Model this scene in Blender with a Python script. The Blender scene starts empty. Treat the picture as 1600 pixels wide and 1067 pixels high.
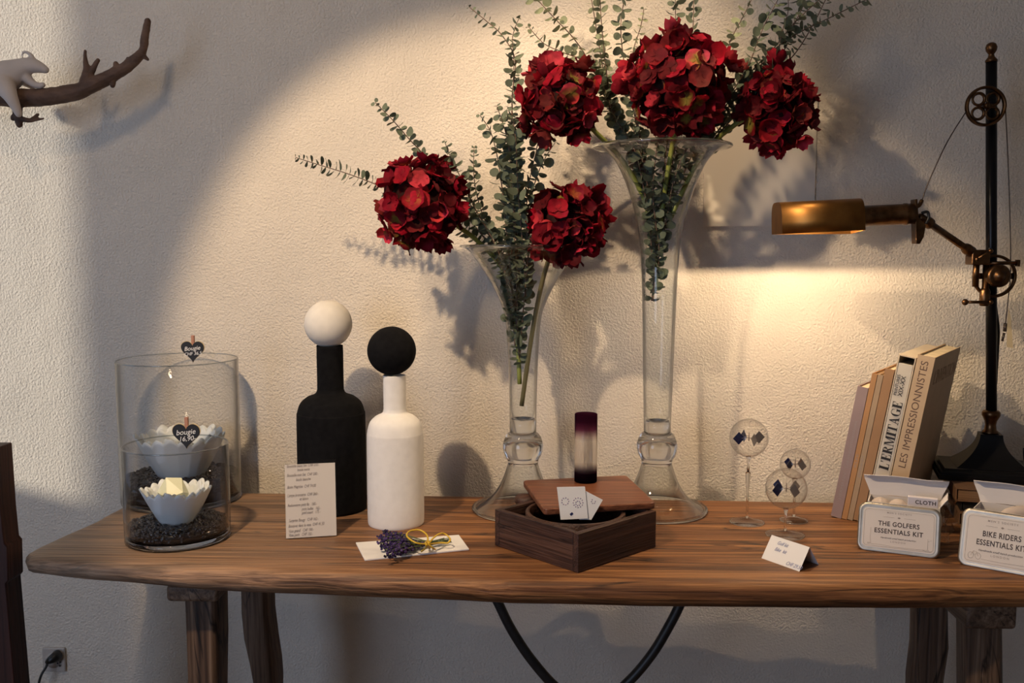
import bpy, math, random
from mathutils import Vector, Matrix, noise
random.seed(7)
S = bpy.context.scene
COL = S.collection
R = math.radians
V = Vector

# ------------------------------------------------------------------ camera
CAM = V((0.0, -2.14, 1.34))
PITCH, YAW, F = 5.64, 2.0, 1500.0
cd = bpy.data.cameras.new('camera'); cam = bpy.data.objects.new('camera', cd); COL.objects.link(cam)
cam.location = CAM; cam.rotation_euler = (R(90 - PITCH), 0, R(YAW))
cd.sensor_width = 36; cd.lens = F / 1600 * 36; cd.clip_start = 0.05
S.camera = cam
RM = cam.rotation_euler.to_matrix(); RT = RM.transposed()

# ------------------------------------------------------------------ light and exposure
S.view_settings.view_transform = 'Standard'; S.view_settings.look = 'None'
S.view_settings.exposure = 0.0; S.view_settings.gamma = 1.0; S.view_settings.use_curve_mapping = False
S.cycles.max_bounces = 12; S.cycles.transparent_max_bounces = 40; S.cycles.transmission_bounces = 12
S.cycles.sample_clamp_indirect = 4.0; S.cycles.caustics_reflective = False; S.cycles.caustics_refractive = False
S.cycles.use_adaptive_sampling = True
W = bpy.data.worlds.new('world'); S.world = W; W.use_nodes = True
W.node_tree.nodes['Background'].inputs[0].default_value = (0.55, 0.7, 1.0, 1)
W.node_tree.nodes['Background'].inputs[1].default_value = 1.0

def light(name, kind, loc, energy, color, target=None, **kw):
    d = bpy.data.lights.new(name, kind); o = bpy.data.objects.new(name, d); COL.objects.link(o)
    d.energy = energy; d.color = color; o.location = loc
    for k, v in kw.items(): setattr(d, k, v)
    if target is not None:
        o.rotation_euler = (V(target) - V(loc)).to_track_quat('-Z', 'Y').to_euler()
    return o
WARM = (1.0, 0.73, 0.46)
light('track_spot', 'SPOT', (-0.66, -1.30, 2.20), 74, WARM, (0.05, 0, 0.85), spot_size=R(61), spot_blend=0.28, shadow_soft_size=0.022)
light('wide_spot', 'SPOT', (-0.70, -1.25, 2.22), 10.0, WARM, (0.1, 0, 1.0), spot_size=R(140), spot_blend=0.5, shadow_soft_size=0.06)
light('flower_spot', 'SPOT', (0.22, -0.66, 2.42), 33, WARM, (0.16, -0.12, 1.5), spot_size=R(58), spot_blend=0.7, shadow_soft_size=0.02)
light('window_daylight', 'AREA', (-1.85, -3.40, 1.35), 25, (0.57, 0.71, 1.0), (-0.2, 0, 1.0), shape='RECTANGLE', size=1.1, size_y=1.3)
light('low_sun', 'SUN', (-3.5, -1.6, 2.5), 2.9, (1.0, 0.90, 0.74), None, angle=R(2.2)).rotation_euler = V((1.255, 0.80, -0.30)).to_track_quat('-Z', 'Y').to_euler()

# ------------------------------------------------------------------ measuring
def ray(px, py): return RM @ V(((px - 800) / F, -(py - 533.5) / F, -1.0))
TZ = 0.80
def T(px, py, z=TZ):
    d = ray(px, py); t = (z - CAM.z) / d.z; return CAM + d * t
def Y(px, py, y):
    d = ray(px, py); t = (y - CAM.y) / d.y; return CAM + d * t
def PL(px, py, p0, n):
    d = ray(px, py); t = (V(p0) - CAM).dot(n) / d.dot(n); return CAM + d * t
def sc(p): return F / -(RT @ (V(p) - CAM)).z
def HZ(p, py):
    a = RT @ (V((p[0], p[1], 0)) - CAM); b = RT @ V((0, 0, 1)); k = (533.5 - py) / F
    return -(a.y + k * a.z) / (b.y + k * b.z)

# ------------------------------------------------------------------ objects
def empty(name, loc, label, cat, group=None, rz=0):
    o = bpy.data.objects.new(name, None); COL.objects.link(o); o.location = loc; o.rotation_euler = (0, 0, rz)
    o.empty_display_size = 0.05
    return tag(o, label, cat, group)
def tag(o, label=None, cat=None, group=None, kind=None):
    if label: o['label'] = label
    if cat: o['category'] = cat
    if group: o['group'] = group
    if kind: o['kind'] = kind
    return o

class MB:
    def __init__(s): s.v = []; s.f = []; s.m = []; s.sm = []; s.c = []
    def add(s, vs, fs, mi=0, smooth=False, col=None):
        b = len(s.v); s.v += [tuple(v) for v in vs]
        for f in fs: s.f.append(tuple(i + b for i in f)); s.m.append(mi); s.sm.append(smooth)
        s.c += [col or (1, 1, 1)] * len(vs)
        return s
    def box(s, c, size, M=None, mi=0):
        x, y, z = (k / 2 for k in size); c = V(c)
        vs = [V((a * x, b * y, d * z)) for d in (-1, 1) for b in (-1, 1) for a in (-1, 1)]
        if M is not None: vs = [M @ v for v in vs]
        return s.hexa([v + c for v in vs], mi)
    def hexa(s, vs, mi=0):   # order: 0..3 bottom (--,+-,-+,++), 4..7 top
        return s.add(vs, [(0, 2, 3, 1), (4, 5, 7, 6), (0, 1, 5, 4), (1, 3, 7, 5), (3, 2, 6, 7), (2, 0, 4, 6)], mi)
    def prism(s, poly, h, mi=0, smooth=False):
        """poly: list of 3D points; h: extrusion vector"""
        n = len(poly); h = V(h); a = [V(p) for p in poly]
        s.add(a + [p + h for p in a], [tuple(range(n))[::-1], tuple(range(n, 2 * n))], mi)
        b = len(s.v) - 2 * n
        for i in range(n):
            j = (i + 1) % n; s.f.append((b + i, b + j, b + n + j, b + n + i)); s.m.append(mi); s.sm.append(smooth)
        return s
    def lathe(s, prof, c=(0, 0, 0), n=48, axis=None, mi=0, smooth=True, close=False):
        c = V(c)
        if axis is None: Q = Matrix.Identity(3)
        else: Q = V(axis).normalized().to_track_quat('Z', 'Y').to_matrix()
        vs = []; fs = []; k = len(prof)
        for (r, z) in prof:
            for i in range(n):
                t = 2 * math.pi * i / n
                vs.append(c + Q @ V((max(r, 1e-5) * math.cos(t), max(r, 1e-5) * math.sin(t), z)))
        rng = range(k if close else k - 1)
        for j in rng:
            j2 = (j + 1) % k
            for i in range(n):
                i2 = (i + 1) % n
                fs.append((j * n + i, j * n + i2, j2 * n + i2, j2 * n + i))
        if not close:
            if prof[0][0] > 1e-4: fs.append(tuple(range(n))[::-1])
            if prof[-1][0] > 1e-4: fs.append(tuple(range((k - 1) * n, k * n)))
        return s.add(vs, fs, mi, smooth)
    def tube(s, pts, rad, n=10, mi=0, col=None, cap=True):
        pts = [V(p) for p in pts]; k = len(pts)
        if not hasattr(rad, '__len__'): rad = [rad] * k
        up = V((0.13, 0.21, 0.97)); vs = []; fs = []; u = None
        for i, p in enumerate(pts):
            t = (pts[min(i + 1, k - 1)] - pts[max(i - 1, 0)])
            t = t.normalized() if t.length > 1e-9 else V((0, 0, 1))
            if u is None:
                u = t.cross(up)
                if u.length < 0.1: u = t.cross(V((1, 0, 0)))
            u = (u - t * u.dot(t)).normalized(); w = t.cross(u)
            for j in range(n):
                a = 2 * math.pi * j / n; vs.append(p + (u * math.cos(a) + w * math.sin(a)) * rad[i])
        for i in range(k - 1):
            for j in range(n):
                j2 = (j + 1) % n; fs.append((i * n + j, i * n + j2, (i + 1) * n + j2, (i + 1) * n + j))
        if cap: fs += [tuple(range(n))[::-1], tuple(range((k - 1) * n, k * n))]
        return s.add(vs, fs, mi, True, col)
    def sphere(s, c, r, n=24, mi=0, scale=(1, 1, 1), M=None, col=None):
        c = V(c); vs = []; fs = []; h = n // 2
        for i in range(h + 1):
            for j in range(n):
                a = math.pi * i / h; b = 2 * math.pi * j / n
                v = V((math.sin(a) * math.cos(b) * scale[0], math.sin(a) * math.sin(b) * scale[1], -math.cos(a) * scale[2])) * r
                if i in (0, h): v = V((0, 0, v.z)) + V((math.cos(b), math.sin(b), 0)) * 1e-5
                if M is not None: v = M @ v
                vs.append(c + v)
        for i in range(h):
            for j in range(n):
                j2 = (j + 1) % n; fs.append((i * n + j, i * n + j2, (i + 1) * n + j2, (i + 1) * n + j))
        return s.add(vs, fs, mi, True, col)
    def build(s, name, mats, parent=None, bevel=0, seg=2, origin=None, col=False, loc_from=None):
        me = bpy.data.meshes.new(name)
        off = V((0, 0, 0))
        vs = [V(v) for v in s.v]
        if parent is not None:
            inv = world_of(parent).inverted(); vs = [inv @ v for v in vs]
        elif origin is not None:
            off = V(origin); vs = [v - off for v in vs]
        me.from_pydata([tuple(v) for v in vs], [], s.f)
        for m in (mats if isinstance(mats, (list, tuple)) else [mats]): me.materials.append(m)
        me.polygons.foreach_set('material_index', s.m); me.polygons.foreach_set('use_smooth', s.sm)
        if col:
            ca = me.color_attributes.new('tint', 'FLOAT_COLOR', 'POINT')
            ca.data.foreach_set('color', [k for c in s.c for k in (*c, 1.0)])
        me.validate(); me.update()
        o = bpy.data.objects.new(name, me); COL.objects.link(o)
        if parent is not None: o.parent = parent
        else: o.location = off
        if bevel:
            b = o.modifiers.new('bevel', 'BEVEL'); b.width = bevel; b.segments = seg; b.limit_method = 'ANGLE'; b.angle_limit = R(40)
            b.harden_normals = False
            me.polygons.foreach_set('use_smooth', [True] * len(me.polygons)); 
            w = o.modifiers.new('wn', 'WEIGHTED_NORMAL'); w.keep_sharp = True
        return o
def world_of(o):
    M = Matrix.LocRotScale(o.location, o.rotation_euler, o.scale)
    return (world_of(o.parent) @ M) if o.parent else M
def spline(pts, n=8):
    """Catmull-Rom through tuples of any length"""
    vec = isinstance(pts[0], Vector); P = [tuple(p) for p in pts]; P = [P[0]] + P + [P[-1]]; out = []
    for i in range(1, len(P) - 2):
        for k in range(n):
            t = k / n; a, b, c, d = P[i - 1:i + 3]
            out.append(tuple(0.5 * (2 * b[j] + (c[j] - a[j]) * t + (2 * a[j] - 5 * b[j] + 4 * c[j] - d[j]) * t * t + (3 * b[j] - a[j] - 3 * c[j] + d[j]) * t ** 3) for j in range(len(b))))
    out.append(P[-2]); return [V(o_) for o_ in out] if vec else out

# ------------------------------------------------------------------ materials
def nmat(name):
    m = bpy.data.materials.new(name); m.use_nodes = True
    return m, m.node_tree, m.node_tree.nodes['Principled BSDF']
def mat(name, col, rough=0.5, metal=0.0, spec=0.5, **kw):
    m, t, b = nmat(name)
    b.inputs['Base Color'].default_value = (*col, 1); b.inputs['Roughness'].default_value = rough
    b.inputs['Metallic'].default_value = metal; b.inputs['Specular IOR Level'].default_value = spec
    for k, v in kw.items(): b.inputs[k.replace('_', ' ')].default_value = v
    return m
def N(t, kind, **kw):
    n = t.nodes.new(kind)
    for k, v in kw.items():
        if k in n.inputs: n.inputs[k].default_value = v
        else: setattr(n, k, v)
    return n
def ramp(t, fac, stops):
    r = t.nodes.new('ShaderNodeValToRGB'); e = r.color_ramp.elements
    while len(e) < len(stops): e.new(0.5)
    for k, (p, c) in zip(e, stops): k.position = p; k.color = (*c, 1) if len(c) == 3 else c
    t.links.new(fac, r.inputs[0]); return r.outputs[0]
def coords(t, scale=(1, 1, 1), kind='Object', rot=(0, 0, 0)):
    c = t.nodes.new('ShaderNodeTexCoord'); mp = t.nodes.new('ShaderNodeMapping')
    mp.inputs['Scale'].default_value = scale; mp.inputs['Rotation'].default_value = rot
    t.links.new(c.outputs[kind], mp.inputs[0]); return mp.outputs[0]
def bump(t, b, h, strength, dist):
    n = t.nodes.new('ShaderNodeBump'); n.inputs['Strength'].default_value = strength; n.inputs['Distance'].default_value = dist
    t.links.new(h, n.inputs['Height']); t.links.new(n.outputs[0], b.inputs['Normal'])
def noisy(name, c1, c2, scale=20, rough=0.6, bs=0.2, bd=0.002, stretch=(1, 1, 1), metal=0, detail=4, bscale=None):
    m, t, b = nmat(name); v = coords(t, stretch)
    n = N(t, 'ShaderNodeTexNoise', Scale=scale, Detail=detail); t.links.new(v, n.inputs['Vector'])
    t.links.new(ramp(t, n.outputs[0], [(0.3, c1), (0.7, c2)]), b.inputs['Base Color'])
    b.inputs['Roughness'].default_value = rough; b.inputs['Metallic'].default_value = metal
    if bs:
        h = n
        if bscale: h = N(t, 'ShaderNodeTexNoise', Scale=bscale, Detail=3); t.links.new(v, h.inputs['Vector'])
        bump(t, b, h.outputs[0], bs, bd)
    return m
def plaster(name, col, strength=1.0, scale=190):
    m, t, b = nmat(name); v = coords(t)
    n = N(t, 'ShaderNodeTexNoise', Scale=scale, Detail=3, Distortion=0.25); n.inputs['Roughness'].default_value = 0.55; t.links.new(v, n.inputs['Vector'])
    n2 = N(t, 'ShaderNodeTexNoise', Scale=9, Detail=3); t.links.new(v, n2.inputs['Vector'])
    ad = N(t, 'ShaderNodeMath', operation='MULTIPLY_ADD'); t.links.new(n2.outputs[0], ad.inputs[0]); ad.inputs[1].default_value = 1.3; t.links.new(n.outputs[0], ad.inputs[2])
    c2 = tuple(k * 0.94 for k in col)
    t.links.new(ramp(t, n2.outputs[0], [(0.3, c2), (0.7, col)]), b.inputs['Base Color'])
    b.inputs['Roughness'].default_value = 0.9; b.inputs['Specular IOR Level'].default_value = 0.15
    bump(t, b, ad.outputs[0], strength, 0.0042); return m
def wood(name, cols, axis='x', scale=1.0, rough=0.55, bs=0.35, cracks=True, grey=None, spec=0.4):
    m, t, b = nmat(name)
    st = {'x': (1.5, 42, 42), 'y': (42, 1.5, 42), 'z': (42, 42, 1.5)}[axis]
    v = coords(t, tuple(k * scale for k in st))
    n = N(t, 'ShaderNodeTexNoise', Scale=1.0, Detail=6, Distortion=0.7); n.inputs['Roughness'].default_value = 0.65; t.links.new(v, n.inputs['Vector'])
    st2 = tuple(k * scale * (4.5 if k > 5 else 3) for k in st); v2 = coords(t, st2)
    f = N(t, 'ShaderNodeTexNoise', Scale=1.0, Detail=3); t.links.new(v2, f.inputs['Vector'])
    base = ramp(t, n.outputs[0], [(0.28, cols[0]), (0.48, cols[1]), (0.62, cols[2]), (0.8, cols[1])])
    mx = N(t, 'ShaderNodeMix', data_type='RGBA', blend_type='MULTIPLY'); mx.inputs[0].default_value = 0.75
    t.links.new(base, mx.inputs[6]); t.links.new(ramp(t, f.outputs[0], [(0.34, (0.30, 0.25, 0.22)), (0.58, (1, 1, 1))]), mx.inputs[7])
    out = mx.outputs[2]; h = f.outputs[0]
    if cracks:
        v3 = coords(t, tuple(k * scale * (0.30 if k > 5 else 0.9) for k in st))
        c = N(t, 'ShaderNodeTexNoise', Scale=1.0, Detail=5, Distortion=1.2); t.links.new(v3, c.inputs['Vector'])
        cm = N(t, 'ShaderNodeMath', operation='SUBTRACT'); t.links.new(c.outputs[0], cm.inputs[0]); cm.inputs[1].default_value = 0.5
        ca = N(t, 'ShaderNodeMath', operation='ABSOLUTE'); t.links.new(cm.outputs[0], ca.inputs[0])
        cr = ramp(t, ca.outputs[0], [(0.0, (0.10, 0.08, 0.07)), (0.02, (1, 1, 1))])
        msk = N(t, 'ShaderNodeTexNoise', Scale=0.6, Detail=1); t.links.new(v, msk.inputs['Vector'])
        mr = ramp(t, msk.outputs[0], [(0.46, (0, 0, 0)), (0.54, (1, 1, 1))])
        m2 = N(t, 'ShaderNodeMix', data_type='RGBA', blend_type='MULTIPLY'); t.links.new(mr, m2.inputs[0]); t.links.new(out, m2.inputs[6]); t.links.new(cr, m2.inputs[7]); out = m2.outputs[2]
        ad = N(t, 'ShaderNodeMath', operation='ADD'); t.links.new(f.outputs[0], ad.inputs[0]); t.links.new(m2.outputs[2], ad.inputs[1]); h = ad.outputs[0]
    if grey:
        g = N(t, 'ShaderNodeSeparateXYZ'); t.links.new(coords(t), g.inputs[0])
        mr = N(t, 'ShaderNodeMapRange'); t.links.new(g.outputs[0], mr.inputs[0]); mr.inputs[1].default_value = grey[0]; mr.inputs[2].default_value = grey[1]; mr.inputs[3].default_value = grey[2]; mr.inputs[4].default_value = 0
        m3 = N(t, 'ShaderNodeMix', data_type='RGBA'); t.links.new(mr.outputs[0], m3.inputs[0]); t.links.new(out, m3.inputs[6])
        gr = ramp(t, f.outputs[0], [(0.3, (0.19, 0.145, 0.105)), (0.7, (0.50, 0.41, 0.31))]); t.links.new(gr, m3.inputs[7]); out = m3.outputs[2]
    t.links.new(out, b.inputs['Base Color']); b.inputs['Roughness'].default_value = rough; b.inputs['Specular IOR Level'].default_value = spec
    bump(t, b, h, bs, 0.003); return m
def thinglass(name, tint=(0.97, 0.98, 0.98), edge=0.55, base=0.025, refl=0.85, pw=3.2, refr=0.0, m0=0.40, m1=0.80):
    """thin blown glass: clear, with mirror reflection rising towards grazing view"""
    m = bpy.data.materials.new(name); m.use_nodes = True; t = m.node_tree; t.nodes.clear()
    o = N(t, 'ShaderNodeOutputMaterial'); tr = N(t, 'ShaderNodeBsdfTransparent'); gl = N(t, 'ShaderNodeBsdfGlossy'); gl.inputs['Roughness'].default_value = 0.015
    lw = N(t, 'ShaderNodeLayerWeight'); lw.inputs['Blend'].default_value = 0.5
    col = ramp(t, lw.outputs['Facing'], [(0.0, tint), (0.8, tuple(k * 0.97 for k in tint)), (1.0, tuple(k * edge for k in tint))]); t.links.new(col, tr.inputs[0])
    fr = N(t, 'ShaderNodeMath', operation='POWER'); t.links.new(lw.outputs['Facing'], fr.inputs[0]); fr.inputs[1].default_value = pw
    cl = N(t, 'ShaderNodeMath', operation='MULTIPLY_ADD'); t.links.new(fr.outputs[0], cl.inputs[0]); cl.inputs[1].default_value = refl; cl.inputs[2].default_value = base
    mx = N(t, 'ShaderNodeMixShader'); t.links.new(cl.outputs[0], mx.inputs[0]); t.links.new(tr.outputs[0], mx.inputs[1]); t.links.new(gl.outputs[0], mx.inputs[2]); 
    rf = N(t, 'ShaderNodeBsdfGlass'); rf.inputs['IOR'].default_value = 1.45; rf.inputs['Roughness'].default_value = 0.0; rf.inputs['Color'].default_value = (0.97, 0.98, 0.98, 1)
    mk = N(t, 'ShaderNodeMapRange'); t.links.new(lw.outputs['Facing'], mk.inputs[0]); mk.inputs[1].default_value = m0; mk.inputs[2].default_value = m1; mk.inputs[3].default_value = 0.0; mk.inputs[4].default_value = refr
    m2 = N(t, 'ShaderNodeMixShader'); t.links.new(mk.outputs[0], m2.inputs[0]); t.links.new(mx.outputs[0], m2.inputs[1]); t.links.new(rf.outputs[0], m2.inputs[2])
    t.links.new((m2 if refr else mx).outputs[0], o.inputs[0])
    return m
def solidglass(name, col=(1, 1, 1), rough=0.0, ior=1.45):
    m = bpy.data.materials.new(name); m.use_nodes = True; t = m.node_tree; t.nodes.clear()
    o = N(t, 'ShaderNodeOutputMaterial'); g = N(t, 'ShaderNodeBsdfGlass'); g.inputs['Color'].default_value = (*col, 1); g.inputs['Roughness'].default_value = rough; g.inputs['IOR'].default_value = ior
    t.links.new(g.outputs[0], o.inputs[0]); return m

M_wall = plaster('wall_plaster', (0.80, 0.73, 0.63))
M_flat = mat('painted_plaster', (0.78, 0.71, 0.61), 0.85, spec=0.2)
M_ceil = mat('ceiling_paint', (0.8, 0.76, 0.7), 0.9)
M_floor = wood('floor_boards', [(0.10, 0.06, 0.035), (0.2, 0.12, 0.07), (0.28, 0.18, 0.1)], 'x', cracks=False)
M_table = wood('old_table_wood', [(0.06, 0.022, 0.008), (0.20, 0.082, 0.030), (0.38, 0.175, 0.066)], 'x', grey=(-1.15, -0.1, 0.8), bs=0.7)
M_leg = wood('weathered_leg_wood', [(0.05, 0.028, 0.018), (0.12, 0.07, 0.043), (0.20, 0.13, 0.085)], 'z', bs=0.6)
M_beam = wood('weathered_beam_wood', [(0.07, 0.04, 0.025), (0.15, 0.09, 0.055), (0.24, 0.155, 0.10)], 'y', bs=0.4)
M_dark = wood('dark_red_wood', [(0.02, 0.008, 0.006), (0.05, 0.016, 0.011), (0.07, 0.024, 0.016)], 'z', cracks=False)
M_box = wood('dark_box_wood', [(0.022, 0.010, 0.008), (0.055, 0.024, 0.017), (0.095, 0.045, 0.03)], 'x', scale=2.0, bs=0.5, rough=0.5)
M_box_y = wood('dark_box_wood_cross', [(0.022, 0.010, 0.008), (0.055, 0.024, 0.017), (0.095, 0.045, 0.03)], 'y', scale=2.0, bs=0.5, rough=0.5)
M_lid = wood('red_brown_lid_wood', [(0.07, 0.022, 0.012), (0.17, 0.06, 0.03), (0.25, 0.10, 0.05)], 'x', scale=1.6, bs=0.15, cracks=False, rough=0.4)
M_iron = noisy('wrought_iron', (0.008, 0.007, 0.007), (0.02, 0.018, 0.017), 60, 0.45, 0.2, 0.001)
M_black = noisy('matt_black_ceramic', (0.004, 0.004, 0.005), (0.008, 0.008, 0.009), 90, 0.9, 0.15, 0.0008)
M_black.node_tree.nodes['Principled BSDF'].inputs['Specular IOR Level'].default_value = 0.12
M_white = noisy('matt_white_ceramic', (0.78, 0.76, 0.73), (0.84, 0.82, 0.79), 60, 0.8, 0.12, 0.0008)
M_whiteball = noisy('matt_white_ball', (0.76, 0.72, 0.65), (0.82, 0.78, 0.70), 60, 0.8, 0.12, 0.0008)
M_glass = thinglass('clear_glass', tint=(0.992, 0.994, 0.994), edge=0.8, base=0.010, pw=4.5, refr=0.85, m0=0.72, m1=0.95)
M_trumpet = thinglass('trumpet_glass', base=0.02, refr=0.85)
M_rim = thinglass('glass_rim', (0.80, 0.84, 0.86), 0.35, 0.10)
M_glassthin = thinglass('blown_thin_glass', (0.99, 0.99, 0.985), 0.7, 0.012, 0.6)
M_solid = solidglass('solid_clear_glass', (0.98, 0.985, 0.985))
M_paper = mat('white_paper', (0.78, 0.77, 0.76), 0.8)
M_card = mat('cream_card', (0.72, 0.66, 0.60), 0.75)
M_ink = mat('grey_ink', (0.30, 0.26, 0.25), 0.7)
M_inkblue = mat('blue_ink', (0.22, 0.25, 0.42), 0.7)
M_inkblack = mat('black_ink', (0.012, 0.010, 0.010), 0.6)
M_chalk = mat('chalk', (0.8, 0.8, 0.8), 0.8)
M_slate = mat('chalkboard_black', (0.008, 0.008, 0.010), 0.6)
M_pegwood = mat('peg_wood', (0.42, 0.2, 0.13), 0.6)
M_brass = noisy('aged_brass', (0.20, 0.085, 0.022), (0.40, 0.20, 0.055), 14, 0.43, 0.05, 0.0005, metal=1)
M_bronze = noisy('dark_bronze', (0.07, 0.038, 0.018), (0.16, 0.085, 0.04), 60, 0.33, 0.05, 0.0005, metal=1)
M_bpole = mat('black_lacquer', (0.004, 0.004, 0.005), 0.30, spec=0.22)
M_bbase = mat('black_painted_wood', (0.004, 0.004, 0.0045), 0.45, spec=0.2)
M_wire = mat('steel_wire', (0.12, 0.09, 0.07), 0.4, 0.8)
M_tin = noisy('brushed_tin', (0.34, 0.31, 0.26), (0.46, 0.42, 0.36), 30, 0.42, 0.02, 0.0003, metal=1)
M_label = mat('off_white_label', (0.66, 0.61, 0.57), 0.6)
M_tinink = mat('brown_black_print', (0.045, 0.03, 0.028), 0.6)
M_tinline = mat('faint_print', (0.27, 0.23, 0.21), 0.6)
M_carton = mat('white_carton', (0.66, 0.62, 0.60), 0.75)
M_cloth = mat('packed_cloth', (0.62, 0.58, 0.62), 0.8)
M_ball = mat('beige_felt', (0.50, 0.42, 0.37), 0.7)
M_cellophane = thinglass('cellophane', (0.9, 0.9, 0.9), 0.6, 0.10)
M_ribbon = mat('yellow_ribbon', (0.66, 0.43, 0.03), 0.4)
M_lavs = mat('lavender_stem', (0.10, 0.13, 0.06), 0.7)
M_plastic = mat('white_plastic', (0.48, 0.44, 0.40), 0.4)
M_blackplastic = mat('black_plastic', (0.008, 0.008, 0.008), 0.4)
M_bark = noisy('branch_bark', (0.055, 0.028, 0.018), (0.15, 0.085, 0.055), 55, 0.75, 0.7, 0.004, stretch=(0.5, 1, 1))
M_porc = noisy('matt_porcelain', (0.50, 0.44, 0.40), (0.56, 0.49, 0.44), 20, 0.7, 0.05, 0.0005)
M_wax = mat('white_wax', (0.80, 0.84, 0.84), 0.45, Subsurface_Weight=0.3, Subsurface_Radius=(0.01, 0.01, 0.01))
M_waxy = mat('ivory_wax', (0.74, 0.74, 0.50), 0.4)
M_bean = noisy('roasted_beans', (0.005, 0.003, 0.003), (0.018, 0.009, 0.007), 120, 0.16, 0.1, 0.0005)
M_bean.node_tree.nodes['Principled BSDF'].inputs['Specular IOR Level'].default_value = 0.8
M_tagp = mat('cream_tag_paper', (0.62, 0.50, 0.30), 0.8)
def vcol(name, rough, trans=0.25, spec=0.3, nz=None):
    m, t, b = nmat(name); a = N(t, 'ShaderNodeVertexColor'); a.layer_name = 'tint'
    out = a.outputs[0]
    if nz:
        n = N(t, 'ShaderNodeTexNoise', Scale=nz, Detail=3); t.links.new(coords(t), n.inputs['Vector'])
        mx = N(t, 'ShaderNodeMix', data_type='RGBA', blend_type='MULTIPLY'); mx.inputs[0].default_value = 0.7
        t.links.new(out, mx.inputs[6]); t.links.new(ramp(t, n.outputs[0], [(0.3, (0.45, 0.4, 0.4)), (0.62, (1, 1, 1))]), mx.inputs[7]); out = mx.outputs[2]
    t.links.new(out, b.inputs['Base Color']); b.inputs['Roughness'].default_value = rough; b.inputs['Specular IOR Level'].default_value = spec
    tl = N(t, 'ShaderNodeBsdfTranslucent'); t.links.new(out, tl.inputs[0])
    ms = N(t, 'ShaderNodeMixShader'); ms.inputs[0].default_value = trans
    t.links.new(b.outputs[0], ms.inputs[1]); t.links.new(tl.outputs[0], ms.inputs[2]); t.links.new(ms.outputs[0], t.nodes['Material Output'].inputs[0])
    return m
M_petal = vcol('hydrangea_petal', 0.7, 0.2, spec=0.15, nz=70)
M_leaf = vcol('eucalyptus_leaf', 0.6, 0.2)
M_lav = vcol('lavender_flower', 0.8, 0.1)
M_stemg = mat('green_stem', (0.30, 0.33, 0.07), 0.5)
M_stemb = mat('olive_brown_stem', (0.14, 0.12, 0.05), 0.6)
M_twig = mat('brown_twig', (0.16, 0.10, 0.07), 0.6)
M_core = mat('flower_core', (0.03, 0.012, 0.01), 0.9)

# ------------------------------------------------------------------ room
def struct(mb, name, m, **kw):
    o = mb.build(name, m, **kw); o['kind'] = 'structure'; return o
XL, XR, YF, ZC = -2.2, 2.4, -4.0, 2.45
struct(MB().box(((XL + XR) / 2, 0.06, ZC / 2), (XR - XL + 0.24, 0.12, ZC)), 'wall_back', M_wall)
struct(MB().box(((XL + XR) / 2, YF - 0.06, ZC / 2), (XR - XL + 0.24, 0.12, ZC)), 'wall_front', M_flat)
struct(MB().box((XR + 0.06, YF / 2, ZC / 2), (0.12, -YF, ZC)), 'wall_right', M_flat)
wy0, wy1, wz0, wz1 = -0.80, -0.04, 1.02, 2.38
wl = MB()
wl.box((XL - 0.06, (YF + wy0) / 2, ZC / 2), (0.12, wy0 - YF, ZC)); wl.box((XL - 0.06, (wy0 + wy1) / 2, wz0 / 2), (0.12, wy1 - wy0, wz0))
wl.box((XL - 0.06, (wy0 + wy1) / 2, (wz1 + ZC) / 2), (0.12, wy1 - wy0, ZC - wz1)); wl.box((XL - 0.06, wy1 / 2, ZC / 2), (0.12, -wy1, ZC))
struct(wl, 'wall_left', M_flat)
struct(MB().box(((XL + XR) / 2, YF / 2, -0.05), (XR - XL + 0.24, -YF + 0.24, 0.1)), 'floor', M_floor)
struct(MB().box(((XL + XR) / 2, YF / 2, ZC + 0.05), (XR - XL + 0.24, -YF + 0.24, 0.1)), 'ceiling', M_ceil)
# smooth painted panel let into the rough plaster
a = Y(1098, 353.5, -0.003); b = Y(1271, 354.5, -0.003); c = Y(1271, 150, -0.003)
pn = MB().box(((a.x + b.x) / 2, -0.003, (a.z + c.z) / 2), (b.x - a.x, 0.006, c.z - a.z)).build('trim_1', M_flat)
pn['kind'] = 'structure'

# wall socket
p = Y(86, 1029, -0.001)
so = empty('wall_socket', p, 'white square wall socket low on the plaster wall with a black plug', 'socket')
MB().box(p + V((0, -0.004, 0)), (0.054, 0.008, 0.058)).build('cover_plate', M_plastic, so, bevel=0.003)
MB().lathe([(0.0, 0), (0.017, 0), (0.018, 0.003), (0.0, 0.003)], p + V((0, -0.008, 0)), 24, axis=(0, -1, 0)).build('socket_face', M_plastic, so)
h = MB()
for dx, dz in ((0.012, -0.006), (0.018, -0.003), (0.017, -0.012)): h.lathe([(0, 0), (0.002, 0), (0.002, 0.001), (0, 0.001)], p + V((dx, -0.0112, dz)), 10, axis=(0, -1, 0))
h.build('socket_hole', M_blackplastic, so)
pp = Y(88, 1025, -0.02)
pl = empty('power_plug', pp, 'black plug pushed into the wall socket, its cord dropping left', 'plug')
MB().tube([pp + V((0, 0.006, 0)), pp + V((-0.001, -0.006, -0.001)), pp + V((-0.008, -0.014, -0.004)), pp + V((-0.016, -0.014, -0.010))], [0.013, 0.012, 0.009, 0.005], 14).build('plug_body', M_blackplastic, pl)
q = pp + V((-0.014, -0.014, -0.009))
MB().tube(spline([q, Y(72, 1042, -0.04), Y(62, 1062, -0.05), Y(55, 1110, -0.05), Y(50, 1250, -0.04)], 8), 0.0028, 8).build('cord', M_blackplastic, pl)

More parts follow.
